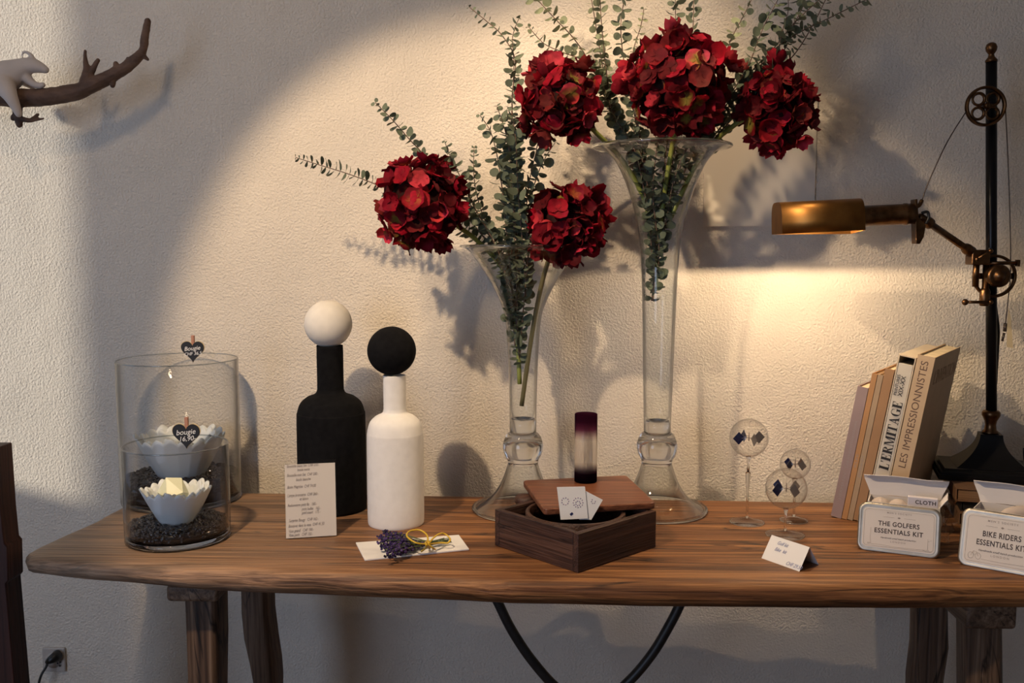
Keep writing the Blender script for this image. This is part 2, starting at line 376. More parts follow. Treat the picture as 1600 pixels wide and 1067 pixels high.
# dark upright at the left edge
po = MB()
y0 = -0.55
L0, L1 = Y(-30, 840, y0), Y(-30, 1600, y0)
def upr(px, py): return Y(px, py, y0)
pts = [upr(-60, 700), upr(-6, 700), upr(1, 800), upr(6, 849), upr(11, 855), upr(12.5, 908), upr(8.5, 912), upr(22, 1067), upr(60, 1500), upr(-60, 1500)]
po.prism(pts, V((0, 0.05, 0)))
o = po.build('wooden_upright', M_dark, origin=upr(-20, 1500), bevel=0.002)
tag(o, 'dark reddish wooden upright cut off by the lower left edge of the picture', 'post')

# ------------------------------------------------------------------ table
tab = empty('wooden_table', T(800, 850) - V((0, 0, TZ)), 'long rustic wooden console table with a worn live-edge top against the wall', 'table')
back = [(1760, 793), (1600, 788), (1450, 785), (1300, 783), (1000, 778), (700, 773), (470, 769), (370, 768), (260, 769), (215, 777), (190, 791), (150, 813), (100, 834), (60, 853), (42, 863)]
front = [(46, 871), (90, 875), (150, 879), (250, 883), (350, 888), (450, 892), (550, 896), (650, 900), (800, 906), (1000, 910), (1200, 912), (1400, 913), (1600, 912), (1760, 911)]
out = [T(*q) for q in back + front]
def dens(P, step=0.02):
    r = []
    for i in range(len(P)):
        a, b = P[i], P[(i + 1) % len(P)]; n = max(1, int((b - a).length / step))
        for k in range(n): r.append(a.lerp(b, k / n))
    return r
O = dens(out); n = len(O); cen = V((0.1, O[0].y - 0.25, TZ))
def offs(d, z, wob=0.004):
    r = []
    for i, p in enumerate(O):
        t = (O[(i + 1) % n] - O[i - 1]); t.z = 0; t.normalize(); nrm = V((-t.y, t.x, 0))  # inward/outward
        if (cen - p).dot(nrm) < 0: nrm = -nrm
        w = noise.noise(p * 9 + V((0, 0, z * 30))) * wob + noise.noise(p * 40 + V((0, 0, z * 90))) * wob * 0.35
        tp_ = 0.52 + 0.48 * min(1.0, max(0.0, (p.x + 1.12) / 0.55))
        r.append(p + nrm * (d + w) + V((0, 0, z * tp_)))
    return r
TH = 0.045
rings = [offs(0.030, 0, 0), offs(0.012, -0.0005, 0.001), offs(0.003, -0.004, 0.003), offs(-0.002, -0.012), offs(-0.003, -0.024, 0.006), offs(-0.001, -0.032, 0.006), offs(0.005, -0.040, 0.005), offs(0.016, -TH, 0.003)]
mb = MB(); vs = [v for r_ in rings for v in r_]; fs = []
for j in range(len(rings) - 1):
    for i in range(n): fs.append((j * n + i, j * n + (i + 1) % n, (j + 1) * n + (i + 1) % n, (j + 1) * n + i))
mb.add(vs, fs, 0, True)
from mathutils.geometry import delaunay_2d_cdt
for rg_ in (rings[0], rings[-1]):
    P2 = [V((p.x, p.y)) for p in rg_]; xs = [p.x for p in P2]; ys_ = [p.y for p in P2]
    res = delaunay_2d_cdt(P2, [(i, (i + 1) % n) for i in range(n)], [], 1, 1e-7)
    mb.add([V((p.x, p.y, 0)) + V((0, 0, min(rg_, key=lambda w_: (w_.x - p.x) ** 2 + (w_.y - p.y) ** 2).z)) for p in res[0]], [tuple(f) for f in res[2]], 0, False)
top = mb.build('tabletop', M_table, tab)
import bmesh
bm = bmesh.new(); bm.from_mesh(top.data); bmesh.ops.remove_doubles(bm, verts=bm.verts, dist=1e-5); bmesh.ops.recalc_face_normals(bm, faces=bm.faces); bm.to_mesh(top.data); bm.free()
for pz in top.data.polygons:
    if len(pz.vertices) == 3: pz.use_smooth = False
ZB = TZ - TH
def leg(px0, px1, yy, kinks, name='leg', rot=0.0, d=0.055):
    """kinks: list of (left px, right px, py) along the visible height"""
    mb = MB(); rows = []
    for (l, r_, py) in kinks:
        A = Y(l, py, yy); B = Y(r_, py, yy)
        rows.append((A, B))
    vs = []; ns = [(0, 0), (0.85, -0.12), (1, 0.1), (1, 1), (0.05, 1), (-0.05, 0.3)]
    for A, B in rows:
        for (u, w) in ns:
            P_ = A.lerp(B, u) + V((0, w * d, 0)); vs.append(P_)
    k = len(ns); fs = []
    for j in range(len(rows) - 1):
        for i in range(k): fs.append((j * k + i, j * k + (i + 1) % k, (j + 1) * k + (i + 1) % k, (j + 1) * k + i))
    fs.append(tuple(range(k))); fs.append(tuple(range((len(rows) - 1) * k, len(rows) * k))[::-1])
    mb.add(vs, fs); o = mb.build(name, M_leg, tab, bevel=0.004)
    return o
yF = T(300, 880).y + 0.035; yR = -0.30; yFR = T(1500, 905).y + 0.04
def zpy(p, z):  # pixel row of height z above the floor at plan position p
    q = RT @ (V((p[0], p[1], z)) - CAM); return 533.5 + F * q.y / q.z
fl = lambda px, yy: zpy(Y(px, 1000, yy), 0.0)
tt = lambda px, yy: zpy(Y(px, 930, yy), ZB - 0.0005)
leg(0, 0, yF, [(287, 341, tt(310, yF)), (289, 341, 950), (291, 342, 1000), (293, 341, 1067), (300, 338, fl(310, yF))])
leg(0, 0, yR, [(375, 417, tt(400, yR)), (377, 419, 960), (381, 424, 1000), (390, 430, 1040), (395, 432, 1067), (400, 430, fl(400, yR))])
leg(0, 0, yR, [(1437, 1482, tt(1460, yR)), (1435, 1483, 985), (1434, 1484, 1015), (1428, 1476, 1067), (1425, 1468, fl(1450, yR))])
leg(0, 0, yFR, [(1511, 1569, tt(1540, yFR)), (1512, 1568, 990), (1512, 1569, 1067), (1514, 1566, fl(1540, yFR))])
def beam(px0, px1, yy, py1, y2):
    A = Y(px0, 930, yy); B = Y(px1, 930, yy); zb = Y(px0, py1, yy).z; w = B.x - A.x
    MB().box(((A.x + B.x) / 2, (yy + y2) / 2, (ZB + zb) / 2), (w, y2 - yy, ZB - zb - 0.0006)).build('cross_beam', M_beam, tab, bevel=0.007, seg=3)
beam(259, 340, yF - 0.022, 941, yR + 0.07)
beam(1512, 1592, yFR - 0.022, 984, yR + 0.07)
ys = -0.36
path = spline([Y(770, 925, ys), Y(779, 943, ys), Y(800, 985, ys), Y(830, 1030, ys), Y(868, 1073, ys), Y(905, 1096, ys), Y(945, 1094, ys), Y(985, 1062, ys), Y(1020, 1020, ys), Y(1047, 975, ys), Y(1062, 945, ys), Y(1068, 928, ys)], 6)
path = [p for p in path if p.z < ZB + 0.004]
MB().tube(path, 0.0095, 12).build('curved_stretcher', M_iron, tab)
for (x0, x1, py) in ((626, 668, 934), (1126, 1163, 950)):
    A = T(x0, 918, ZB); B = T(x1, 918, ZB)
    yy = T(900, 925, ZB).y + 0.02
    A = Y(x0, py, yy); B = Y(x1, py, yy)
    MB().box(((A.x + B.x) / 2, yy + 0.03, ZB - 0.004), (B.x - A.x, 0.06, 0.0078)).build('iron_bracket', M_iron, tab, bevel=0.002)
# lamp cord under the table is a part of the lamp (see below)

# ------------------------------------------------------------------ glass cylinders with candles
def petal_bowl(name, c, r0, r1, h, parent=None, k=20):
    """steep lotus-like cup: two serrated shells of pointed petals"""
    mb = MB()
    for (f, hh, ph) in ((1.0, 1.0, 0.0), (0.80, 0.98, 0.5)):
        NN = k * 8; rows = []
        for j in range(11):
            t = j / 10; r_ = []
            for i in range(NN):
                a = 2 * math.pi * (i / NN); q = (i / 8 + ph) % 1.0
                saw = 1 - abs(2 * q - 1) ** 1.7; big = 0.5 + 0.5 * math.cos(5 * a + 1 + ph)
                top = 0.83 + 0.10 * saw + 0.09 * big
                z = h * hh * t * top; rr = r0 + (r1 * f - r0) * (t ** 0.85) + (saw - 0.6) * 0.0035 * t + 0.002 * big * t
                r_.append(V(c) + V((rr * math.cos(a), rr * math.sin(a), z)))
            rows += r_
        fs = [(j * NN + i, j * NN + (i + 1) % NN, (j + 1) * NN + (i + 1) % NN, (j + 1) * NN + i) for j in range(10) for i in range(NN)]
        mb.add(rows, fs, 0, True)
    mb.lathe([(0.0, 0.0), (r0, 0.0), (r0 * 1.3, h * 0.2), (0.0, h * 0.35)], c, 24)
    o = mb.build(name, M_wax, parent)
    s_ = o.modifiers.new('solid', 'SOLIDIFY'); s_.thickness = 0.0022
    return o
def beans(name, c, r, z0, z1, seed, label, group, slope=None):
    rnd = random.Random(seed); mb = MB(); c = V(c)
    mb.lathe([(0.0, z0), (r - 0.0045, z0), (r - 0.0045, z1 - 0.005), (0.0, z1 - 0.006)], (c.x, c.y, 0), 32)
    def bean(p, L):
        Q = Matrix.Rotation(rnd.uniform(0, 6.28), 3, 'Z') @ Matrix.Rotation(rnd.uniform(-0.9, 0.9), 3, 'X') @ Matrix.Rotation(rnd.uniform(-.9, .9), 3, 'Y')
        mb.sphere(p, L, 10, 0, (1.0, 0.68, 0.55), Q)
    s = 0.0045; hgt = z1 - z0
    for k in range(int(1000 * (r / 0.1) ** 2)):
        a = rnd.uniform(0, 6.28); q = math.sqrt(rnd.random()) * (r - 0.008)
        bean(V((c.x + q * math.cos(a), c.y + q * math.sin(a), z1 - rnd.uniform(0.002, 0.010))), rnd.uniform(0.0062, 0.0078))
    for k in range(int(2 * math.pi * r * hgt / (0.010 ** 2) * 1.1)):
        a = rnd.uniform(0, 6.28); q = r - rnd.uniform(0.006, 0.0075)
        bean(V((c.x + q * math.cos(a), c.y + q * math.sin(a), rnd.uniform(z0 + 0.005, z1 - 0.004))), rnd.uniform(0.0062, 0.0078))
    o = mb.build(name, M_bean, origin=(c.x, c.y, z0))
    return tag(o, label, 'beans', group, 'stuff')
def cylinder_vase(bx, by, hw, toppy, label, wall=0.0035, bt=0.012):
    c = T(bx, by); r = hw / sc(c); zt = HZ(c, toppy); h = zt - TZ
    t_ = empty('glass_cylinder', c, label, 'vase')
    MB().lathe([(0.0, 0.0), (r - 0.004, 0.0), (r - 0.001, 0.0015), (r, 0.005), (r, h - 0.001), (r - wall / 2, h), (r - wall, h - 0.001), (r - wall, bt + 0.003), (r - wall - 0.004, bt), (0.0, bt)], c, 96).build('glass_wall', M_glass, t_)
    rim = []
    for i in range(97):
        a = 2 * math.pi * i / 96; rim.append(c + V(((r - wall / 2) * math.cos(a), (r - wall / 2) * math.sin(a), h - 0.0005)))
    MB().tube(rim, wall * 0.42, 6, cap=False).build('polished_rim', M_rim, t_)
    MB().lathe([(0.0, 0.001), (r - 0.006, 0.001), (r - 0.0015, 0.0055), (r - 0.002, bt - 0.0005), (r - wall - 0.003, bt - 0.001), (0.0, bt - 0.001)], c, 96).build('thick_base', M_solid, t_)
    return c, r, zt
def heart(cx, cy, w, yy, lines, label, rimpt):
    c = Y(cx, cy, yy); s_ = w / sc(c) / 2
    t_ = empty('heart_tag', c, label, 'tag')
    def hp(k, dy):
        P_ = []
        for i in range(40):
            t = 2 * math.pi * i / 40
            x = math.sin(t) ** 3; z = (13 * math.cos(t) - 5 * math.cos(2 * t) - 2 * math.cos(3 * t) - math.cos(4 * t)) / 16 + 0.12
            P_.append(c + V((x * s_ * k, dy, z * s_ * k)))
        return P_
    MB().prism(hp(1.05, 0.0005), V((0.0, 0.0015, 0))).build('wooden_backing', M_tagp, t_)
    face = MB().prism(hp(1.0, -0.0012), V((0, 0.0016, 0))).build('chalkboard_face', M_slate, t_)
    MB().box(c + V((0, 0.004, s_ * 0.9)), (0.006, 0.006, 0.022)).build('wooden_peg', M_pegwood, t_, bevel=0.0008)
    for (txt, dx, dz, sz) in lines:
        text('chalk_writing', txt, sz * s_, c + V((dx * s_, -0.0016, dz * s_)), V((1, 0, 0.10)), V((-0.10, 0, 1)), M_chalk, face, shear=0.25)
    return t_
def text(name, body, size, at, xd, up, m, parent, align='CENTER', shear=0.0, bold=0.0, sx=1.0, space=1.0, ext=0.00015, fit=None):
    cu = bpy.data.curves.new(name, 'FONT'); cu.body = body; cu.size = size; cu.align_x = align; cu.align_y = 'CENTER'
    cu.extrude = ext; cu.shear = shear; cu.offset = bold * size; cu.space_character = space; cu.resolution_u = 4
    cu.materials.append(m)
    x = V(xd).normalized(); z = x.cross(V(up)).normalized(); y = z.cross(x)
    Mx = Matrix(((x.x * sx, y.x, z.x, at[0]), (x.y * sx, y.y, z.y, at[1]), (x.z * sx, y.z, z.z, at[2]), (0, 0, 0, 1)))
    tmp = bpy.data.objects.new('letters', cu); me = bpy.data.meshes.new_from_object(tmp); me.name = name
    bpy.data.objects.remove(tmp); me.materials.clear(); me.materials.append(m)
    if fit:
        xs = [v.co.x for v in me.vertices]; sx = fit / (max(xs) - min(xs)); Mx = Matrix(((x.x * sx, y.x, z.x, at[0]), (x.y * sx, y.y, z.y, at[1]), (x.z * sx, y.z, z.z, at[2]), (0, 0, 0, 1)))
    o = bpy.data.objects.new(name, me); COL.objects.link(o)
    if parent is not None: o.parent = parent; Mx = world_of(parent).inverted() @ Mx
    o.matrix_basis = Mx
    return o

c1, r1, z1 = cylinder_vase(285, 779, 90, 561, 'tall wide glass cylinder vase standing behind the small one')
beans('coffee_beans', c1, r1 - 0.0035, TZ + 0.0125, TZ + 0.056, 3, 'dark roasted coffee beans filling the bottom of the tall glass cylinder', 'coffee beans in the glass cylinders')
petal_o = petal_bowl('lotus_candle', c1 + V((0, 0, 0.046)), 0.042, 0.092, 0.10)
tag(petal_o, 'large white lotus candle seen through both glasses, inside the tall cylinder', 'candle')
c2, r2, z2 = cylinder_vase(279, 840, 79, 694, 'short glass cylinder vase at the left end of the table')
beans('coffee_beans', c2, r2 - 0.0035, TZ + 0.0125, TZ + 0.034, 5, 'dark roasted coffee beans in the short front glass cylinder', 'coffee beans in the glass cylinders')
lc = c2 + V((-0.001, 0, 0.026))
lot = empty('lotus_candle', lc, 'white scalloped lotus candle holder on beans inside the short glass cylinder', 'candle')
petal_bowl('petals', lc, 0.026, 0.062, 0.072, lot)
g = MB(); q = lc + V((-0.006, 0, 0.060)); ra = 0.028
ring = [q + V((ra * math.cos(a), ra * math.sin(a), 0.004 * ((i % 2) * 2 - 1))) for i, a in enumerate([0.5 + k * 1.0472 for k in range(6)])]
low = [q + V((ra * .7 * math.cos(a), ra * .7 * math.sin(a), -0.022)) for a in [0.2 + k * 1.0472 for k in range(6)]]
tp = [q + V((-0.010, -0.007, 0.030)), q + V((0.015, 0.004, 0.027))]
vs = ring + low + tp; fs = [(i, (i + 1) % 6, 6 + (i + 1) % 6, 6 + i) for i in range(6)] + [tuple(range(6, 12))[::-1]]
fs += [(5, 0, 13), (0, 1, 13), (1, 2, 13), (2, 12, 13), (2, 3, 12), (3, 4, 12), (4, 5, 12), (5, 13, 12)]
g.add(vs, fs); g.build('faceted_crystal', M_waxy, lot)
heart(301, 549, 36, c1.y - r1 - 0.004, [('Bougie', -0.02, 0.26, 0.52), ('CHF 36,5', 0.02, -0.20, 0.40)], 'black heart price tag clipped on the tall glass cylinder, reading Bougie', None)
heart(291, 681, 43, c2.y - r2 + 0.020, [('bougie', -0.02, 0.28, 0.54), ('16,90-', 0.08, -0.20, 0.50)], 'black heart price tag clipped on the short glass cylinder, reading bougie 16,90', None)

# ------------------------------------------------------------------ bottles
def px_lathe(c, prof, n=64, mb=None, mi=0):
    """profile of (half width in px, row in px) measured at the plan position c"""
    out_ = []
    for (hw, py) in prof:
        z = HZ(c, py); out_.append((hw / sc((c.x, c.y, z)), z))
    z0 = out_[0][1]
    return out_
def bottle(bx, by, prof, ball, m, mball, label, ang, cat='bottle'):
    c = T(bx, by); P_ = px_lathe(c, prof); P_ = spline([(max(a, 0), b) for a, b in P_], 5)
    P_ = [(r_, max(z, TZ)) for r_, z in P_]; P_[0] = (P_[0][0], TZ)
    t_ = empty('decorative_bottle', c, label, cat, 'matt ceramic bottles with ball stoppers')
    MB().lathe([(0.0, TZ)] + P_ + [(0.0, P_[-1][1])], (c.x, c.y, 0), 96).build('bottle_body', m, t_)
    (bx_, by_, br) = ball; zz = HZ(c, by_); pb = V((c.x, c.y, zz))
    pb.x = Y(bx_, by_, c.y).x
    MB().sphere(pb, br / sc(pb), 64).build('ball_stopper', mball, t_)
    return c
cb = bottle(520, 794, [(50, 795), (52.5, 790), (53, 740), (53, 655), (52, 643), (47, 629), (37, 620), (25, 615), (21, 609), (20.5, 600), (20.5, 545), (20, 541)], (513, 506, 37), M_black, M_whiteball, 'matt black bottle with a white ball stopper behind the price sign', 0)
cw = bottle(619, 817, [(41, 818), (43.5, 813), (44, 780), (44, 690), (43, 673), (39, 659), (30, 650), (20, 645), (17.8, 640), (17.5, 632), (17.5, 590), (17, 587)], (612, 548, 38), M_white, M_black, 'matt white bottle with a black ball stopper', 0)

# ------------------------------------------------------------------ acrylic sign holder
pA, pB = T(446, 843), T(527, 838)
xd = (pB - pA).normalized(); back_ = V((0, 0, 1)).cross(xd).normalized()
lean = R(10); up = (V((0, 0, 1)) * math.cos(lean) + back_ * math.sin(lean)).normalized(); nf = xd.cross(up).normalized()
sg = empty('sign_holder', (pA + pB) / 2, 'clear acrylic stand holding a handwritten price list in front of the black bottle', 'sign')
tl, tr = PL(440, 724, pA, nf), PL(520, 718, pA, nf)
H_ = (tl - pA).dot(up); w_ = (pB - pA).length
def pan(u0, u1, v0, v1, d0, d1): # slab in the leaning frame
    P_ = []
    for d in (d0, d1):
        for v_ in (v0, v1):
            for u in (u0, u1): P_.append(pA + xd * u + up * v_ + nf * d)
    return P_
MB().hexa(pan(-0.001, w_ + 0.001, 0.0, H_ + 0.003, 0.0000, 0.0013)).build('front_panel', M_glass, sg)
MB().hexa(pan(-0.001, w_ + 0.001, 0.0, H_ + 0.003, -0.0030, -0.0017)).build('back_panel', M_glass, sg)
fo = pA - nf * 0.0017; 
MB().hexa([pA + V((0, 0, 0.000)), pB + V((0, 0, 0)), pA + back_ * 0.06, pB + back_ * 0.06, pA + V((0, 0, 0.0015)), pB + V((0, 0, 0.0015)), pA + back_ * 0.06 + V((0, 0, 0.0015)), pB + back_ * 0.06 + V((0, 0, 0.0015))]).build('foot', M_glass, sg)
plc = MB().hexa(pan(0.0012, w_ - 0.0012, 0.002, H_ - 0.003, -0.0015, -0.0003)).build('price_list_card', M_card, sg)
rows = [(0.955, 'Bouteille blanc Set  CHF 230.-', 0.05), (0.905, 'boule noire', 0.25), (0.835, 'Bouteille noir Set  CHF 230.-', 0.05), (0.775, 'boule blanche', 0.22),
        (0.68, 'Boite Magritte  CHF 74.00', 0.05), (0.57, 'Lampe bronzette  CHF 360.-', 0.05), (0.52, 'et laiton', 0.28), (0.44, 'Radiometre petit fin   160.-', 0.05), (0.385, 'petit bulbe   165.-', 0.32), (0.335, 'pied court   175.-', 0.32),
        (0.24, 'Surprise Bougy   CHF 160.-', 0.07), (0.17, 'Bouquet dans le vase  CHF 41.50', 0.06), (0.105, 'Vase grand   CHF 180.-', 0.06), (0.05, 'Vase petit   CHF 150.-', 0.06)]
for v_, s_, u_ in rows:
    text('handwriting', s_, 0.0078, pA + xd * (w_ * u_) + up * (H_ * v_) + nf * 0.0001, xd + up * 0.02, up, M_ink, plc, 'LEFT', 0.3, sx=0.62, ext=0.0001)

# ------------------------------------------------------------------ envelope and lavender
ev = [T(*q) for q in ((570, 877), (733, 860), (717, 838), (556, 850))]
o = MB().prism([p + V((0, 0, 0.0003)) for p in ev], V((0, 0, 0.003))).build('paper_packet', M_paper, origin=(ev[0] + ev[2]) / 2, bevel=0.0006)
tag(o, 'flat white paper packet on the table under the lavender', 'packet')
Z1 = TZ + 0.0034
lb = empty('lavender_bunch', T(660, 850, Z1), 'small bunch of dried purple lavender tied with a bow, on white paper', 'flowers')
rnd = random.Random(4)
tie = T(668, 848, Z1 + 0.010)
for k in range(17):
    u = k / 16; st = MB(); fw = MB()
    hx = 582 + rnd.uniform(0, 38) + 14 * abs(u - 0.5); hy = 833 + 34 * u + rnd.uniform(-3, 3)
    hd = T(hx, hy, Z1 + 0.006 + rnd.uniform(0, 0.016)); tail = T(700 + rnd.uniform(-8, 6), 840 + 7 * rnd.random(), Z1 + 0.003 + rnd.uniform(0, 0.006))
    tt_ = tie + V((0, rnd.uniform(-.004, .004), rnd.uniform(-.005, .004)))
    pts = spline([hd, hd.lerp(tt_, 0.5) + V((0, 0, 0.003)), tt_, tail], 4); st.tube(pts, 0.0008, 5)
    dirn = (tt_ - hd).normalized(); Lk = 0.044 + rnd.uniform(0, 0.014)
    for j in range(30):
        t = j / 29; q = hd + dirn * (t * Lk); rad = 0.0045 * (0.55 + 0.5 * math.sin(3.14 * min(1, t * 0.8 + 0.15)))
        off = V((rnd.gauss(0, 1), rnd.gauss(0, 1), rnd.gauss(0, 1))).normalized() * rad
        cc = rnd.choice([(0.035, 0.022, 0.09), (0.055, 0.03, 0.12), (0.025, 0.018, 0.05), (0.09, 0.055, 0.17)])
        pz = q + off; pz.z = max(pz.z, Z1 + 0.0022)
        fw.sphere(pz, rnd.uniform(0.0020, 0.0032), 6, col=cc)
    so_ = st.build('stalk', M_lavs, lb); fw.build('flower_spike', M_lav, so_, col=True)
rb = MB()
def rib(pp, w=0.0016): 
    rb.tube(spline([T(x, y, Z1 + h_) for x, y, h_ in pp], 6), w, 6)
rib([(668, 850, .018), (650, 848, .024), (636, 838, .030), (640, 830, .032), (655, 828, .032), (667, 836, .026), (669, 850, .018)])
rib([(669, 850, .018), (680, 838, .026), (692, 833, .026), (703, 841, .018), (700, 848, .012), (688, 848, .012), (669, 850, .018)])
rib([(669, 850, .018), (664, 857, .010), (658, 862, .004)]); rib([(669, 850, .018), (676, 856, .010), (680, 858, .004)])
rib([(668, 844, .006), (665, 850, .019), (671, 856, .006)], 0.002)
rb.build('ribbon_bow', M_ribbon, lb)

# ------------------------------------------------------------------ compartment box, lid, purple glass, cards
bL, bF, bR = T(771, 854), T(903, 896), T(1027, 854)
ux = (bR - bF); uy = (bL - bF)
sx_, sy_ = ux.length, uy.length; ux.normalize(); uy = V((-ux.y, ux.x, 0)) if V((-ux.y, ux.x, 0)).dot(uy) > 0 else V((ux.y, -ux.x, 0))
side = (sx_ + sy_) / 2
hb = HZ(bF, 834) - TZ
wt = 0.012
ang = math.atan2(ux.y, ux.x); bxe = empty('compartment_box', bF + (ux + uy) * side / 2, 'open dark wooden box with curved dividers, its corner towards the viewer', 'box', rz=ang)
Bc = bF + (ux + uy) * (side / 2)
def bl(x, y, z=0): return Bc + ux * x + uy * y + V((0, 0, z))
hs = side / 2
Q2 = Matrix(((ux.x, uy.x, 0), (ux.y, uy.y, 0), (0, 0, 1)))
for (x, y, w, d) in ((0, -hs + wt / 2, side, wt), (0, hs - wt / 2, side, wt), (-hs + wt / 2, 0, wt, side - 2 * wt), (hs - wt / 2, 0, wt, side - 2 * wt)):
    MB().box(bl(x, y, hb / 2), (w - 0.0004, d, hb), Q2).build('side_wall', M_box if w > d else M_box_y, bxe, bevel=0.0016)
MB().box(bl(0, 0, 0.005), (side - 2 * wt, side - 2 * wt, 0.008), Q2).build('bottom', M_box, bxe)
rr = hs - wt - 0.001; prof = [(rr - 0.008, 0.009), (rr, 0.009), (rr, hb - 0.003), (rr - 0.0015, hb - 0.0015), (rr - 0.0065, hb - 0.0015), (rr - 0.008, hb - 0.003)]
MB().lathe(prof, bl(0, 0), 72, close=True).build('round_divider', M_box, bxe)
# small pivot block at the back left
MB().lathe([(0.0, 0), (0.020, 0), (0.022, 0.004), (0.022, 0.012), (0.018, 0.015), (0, 0.015)], T(822, 774, TZ + hb) - V((0, 0, 0.0155)), 24).build('swivel_block', M_box, bxe)
zl = TZ + hb + 0.0012; zt = zl + 0.0125
lidc = [T(817, 750, zt), T(979, 742, zt), T(1025, 785, zt), T(850, 795, zt)]
zc_ = sum((p for p in lidc), V()) / 4
lid = MB()
def rc(P_, rad, n_=5):
    r_ = []
    for i in range(4):
        a_, b_, c_ = P_[i - 1], P_[i], P_[(i + 1) % 4]; d1 = (a_ - b_).normalized() * rad; d2 = (c_ - b_).normalized() * rad
        for k in range(n_ + 1):
            t = k / n_; r_.append(b_ + d1 * (1 - t) ** 2 + d2 * t ** 2)
    return r_
lid.prism([p - V((0, 0, 0.0125)) for p in rc(lidc, 0.010)], V((0, 0, 0.0125)))
lo = lid.build('box_lid', M_lid, origin=zc_, bevel=0.003, seg=3)
tag(lo, 'flat reddish-brown wooden lid lying skewed on top of the compartment box', 'lid')
pg = T(915, 752, zt)
def ghost(): pass
m, t, b_ = nmat('purple_fade_glass'); t.nodes.clear()
o_ = N(t, 'ShaderNodeOutputMaterial'); gl = N(t, 'ShaderNodeBsdfGlass'); gl.inputs['Roughness'].default_value = 0.06; gl.inputs['IOR'].default_value = 1.25
sep = N(t, 'ShaderNodeSeparateXYZ'); t.links.new(coords(t), sep.inputs[0])
hp_ = HZ(pg, 646) - zt
mr = N(t, 'ShaderNodeMapRange'); t.links.new(sep.outputs[2], mr.inputs[0]); mr.inputs[1].default_value = 0; mr.inputs[2].default_value = hp_
cr = ramp(t, mr.outputs[0], [(0.0, (0.02, 0.008, 0.02)), (0.14, (0.06, 0.02, 0.05)), (0.27, (0.93, 0.90, 0.86)), (0.62, (0.95, 0.92, 0.89)), (0.78, (0.26, 0.08, 0.16)), (0.9, (0.10, 0.02, 0.06))]); t.links.new(cr, gl.inputs[0])
df = N(t, 'ShaderNodeBsdfDiffuse'); t.links.new(cr, df.inputs[0]); ms = N(t, 'ShaderNodeMixShader'); ms.inputs[0].default_value = 0.10
t.links.new(gl.outputs[0], ms.inputs[1]); t.links.new(df.outputs[0], ms.inputs[2]); t.links.new(ms.outputs[0], o_.inputs[0]); M_purple = m
rp = 17.7 / sc(pg)
pge = empty('glass_tube_vase', pg, 'slim clear and dark purple glass cylinder standing on the box lid', 'vase')
MB().lathe([(0.0, 0.0005), (rp - 0.001, 0.0005), (rp, 0.0015), (rp, hp_ - 0.001), (rp - 0.001, hp_), (0.0, hp_)], pg, 48).build('glass_body', M_purple, pge)
# two little cards leaning in the round compartment
pc = T(897, 806, TZ + hb); pc = V((pc.x, pc.y, 0))
nrm = V((0, -1, 0.02)).normalized(); k1 = PL(897, 806, T(897, 806, TZ + hb), nrm)
def cardpoly(P_, off, nm, label, dec):
    q = [PL(x, y, k1 - nrm * off, nrm) for x, y in P_]
    e = empty('small_card', sum(q, V()) / len(q), label, 'card')
    cp_ = MB().prism(q, -nrm * 0.0006).build('card_paper', M_paper, e)
    d = MB()
    for (x, y, s_) in dec:
        cc_ = PL(x, y, k1 - nrm * (off - 0.0003), nrm)
        d.lathe([(0, 0), (s_ / 800, 0), (s_ / 800, 0.0002), (0, 0.0002)], cc_, 8, axis=nrm)
    d.build('printed_pattern', M_inkdots, cp_)
    return e
M_inkdots = mat('violet_print', (0.42, 0.34, 0.45), 0.7)
rnd = random.Random(2); dec = []
for cx_, cy_, n_, R_ in ((883, 783, 9, 5.5), (903, 785, 12, 7.5), (903, 786, 7, 3.6)):
    for k in range(n_):
        a = 6.283 * k / n_; dec.append((cx_ + R_ * math.cos(a), cy_ + R_ * math.sin(a), 0.9))
e1 = cardpoly([(876, 812), (919, 810), (914, 760), (870, 761)], 0, 'a', 'small white card with a faint flower print, standing in the dark box', dec)
q = [PL(x, y, k1 + nrm * 0.0003, nrm) for x, y in ((890, 803), (894, 800), (896, 803), (892, 806))]; MB().prism(q, nrm * 0.0002).build('blue_mark', mat('navy_print', (0.01, 0.015, 0.08), 0.6), e1)
dec2 = [(927 + 3 * math.cos(k), 783 + 3.5 * math.sin(k), 0.8) for k in range(5)]
e2 = cardpoly([(905, 812), (924, 812), (942, 781), (914, 766.5)], 0.002, 'b', 'second small white card tilted right, behind the flower print card', dec2)

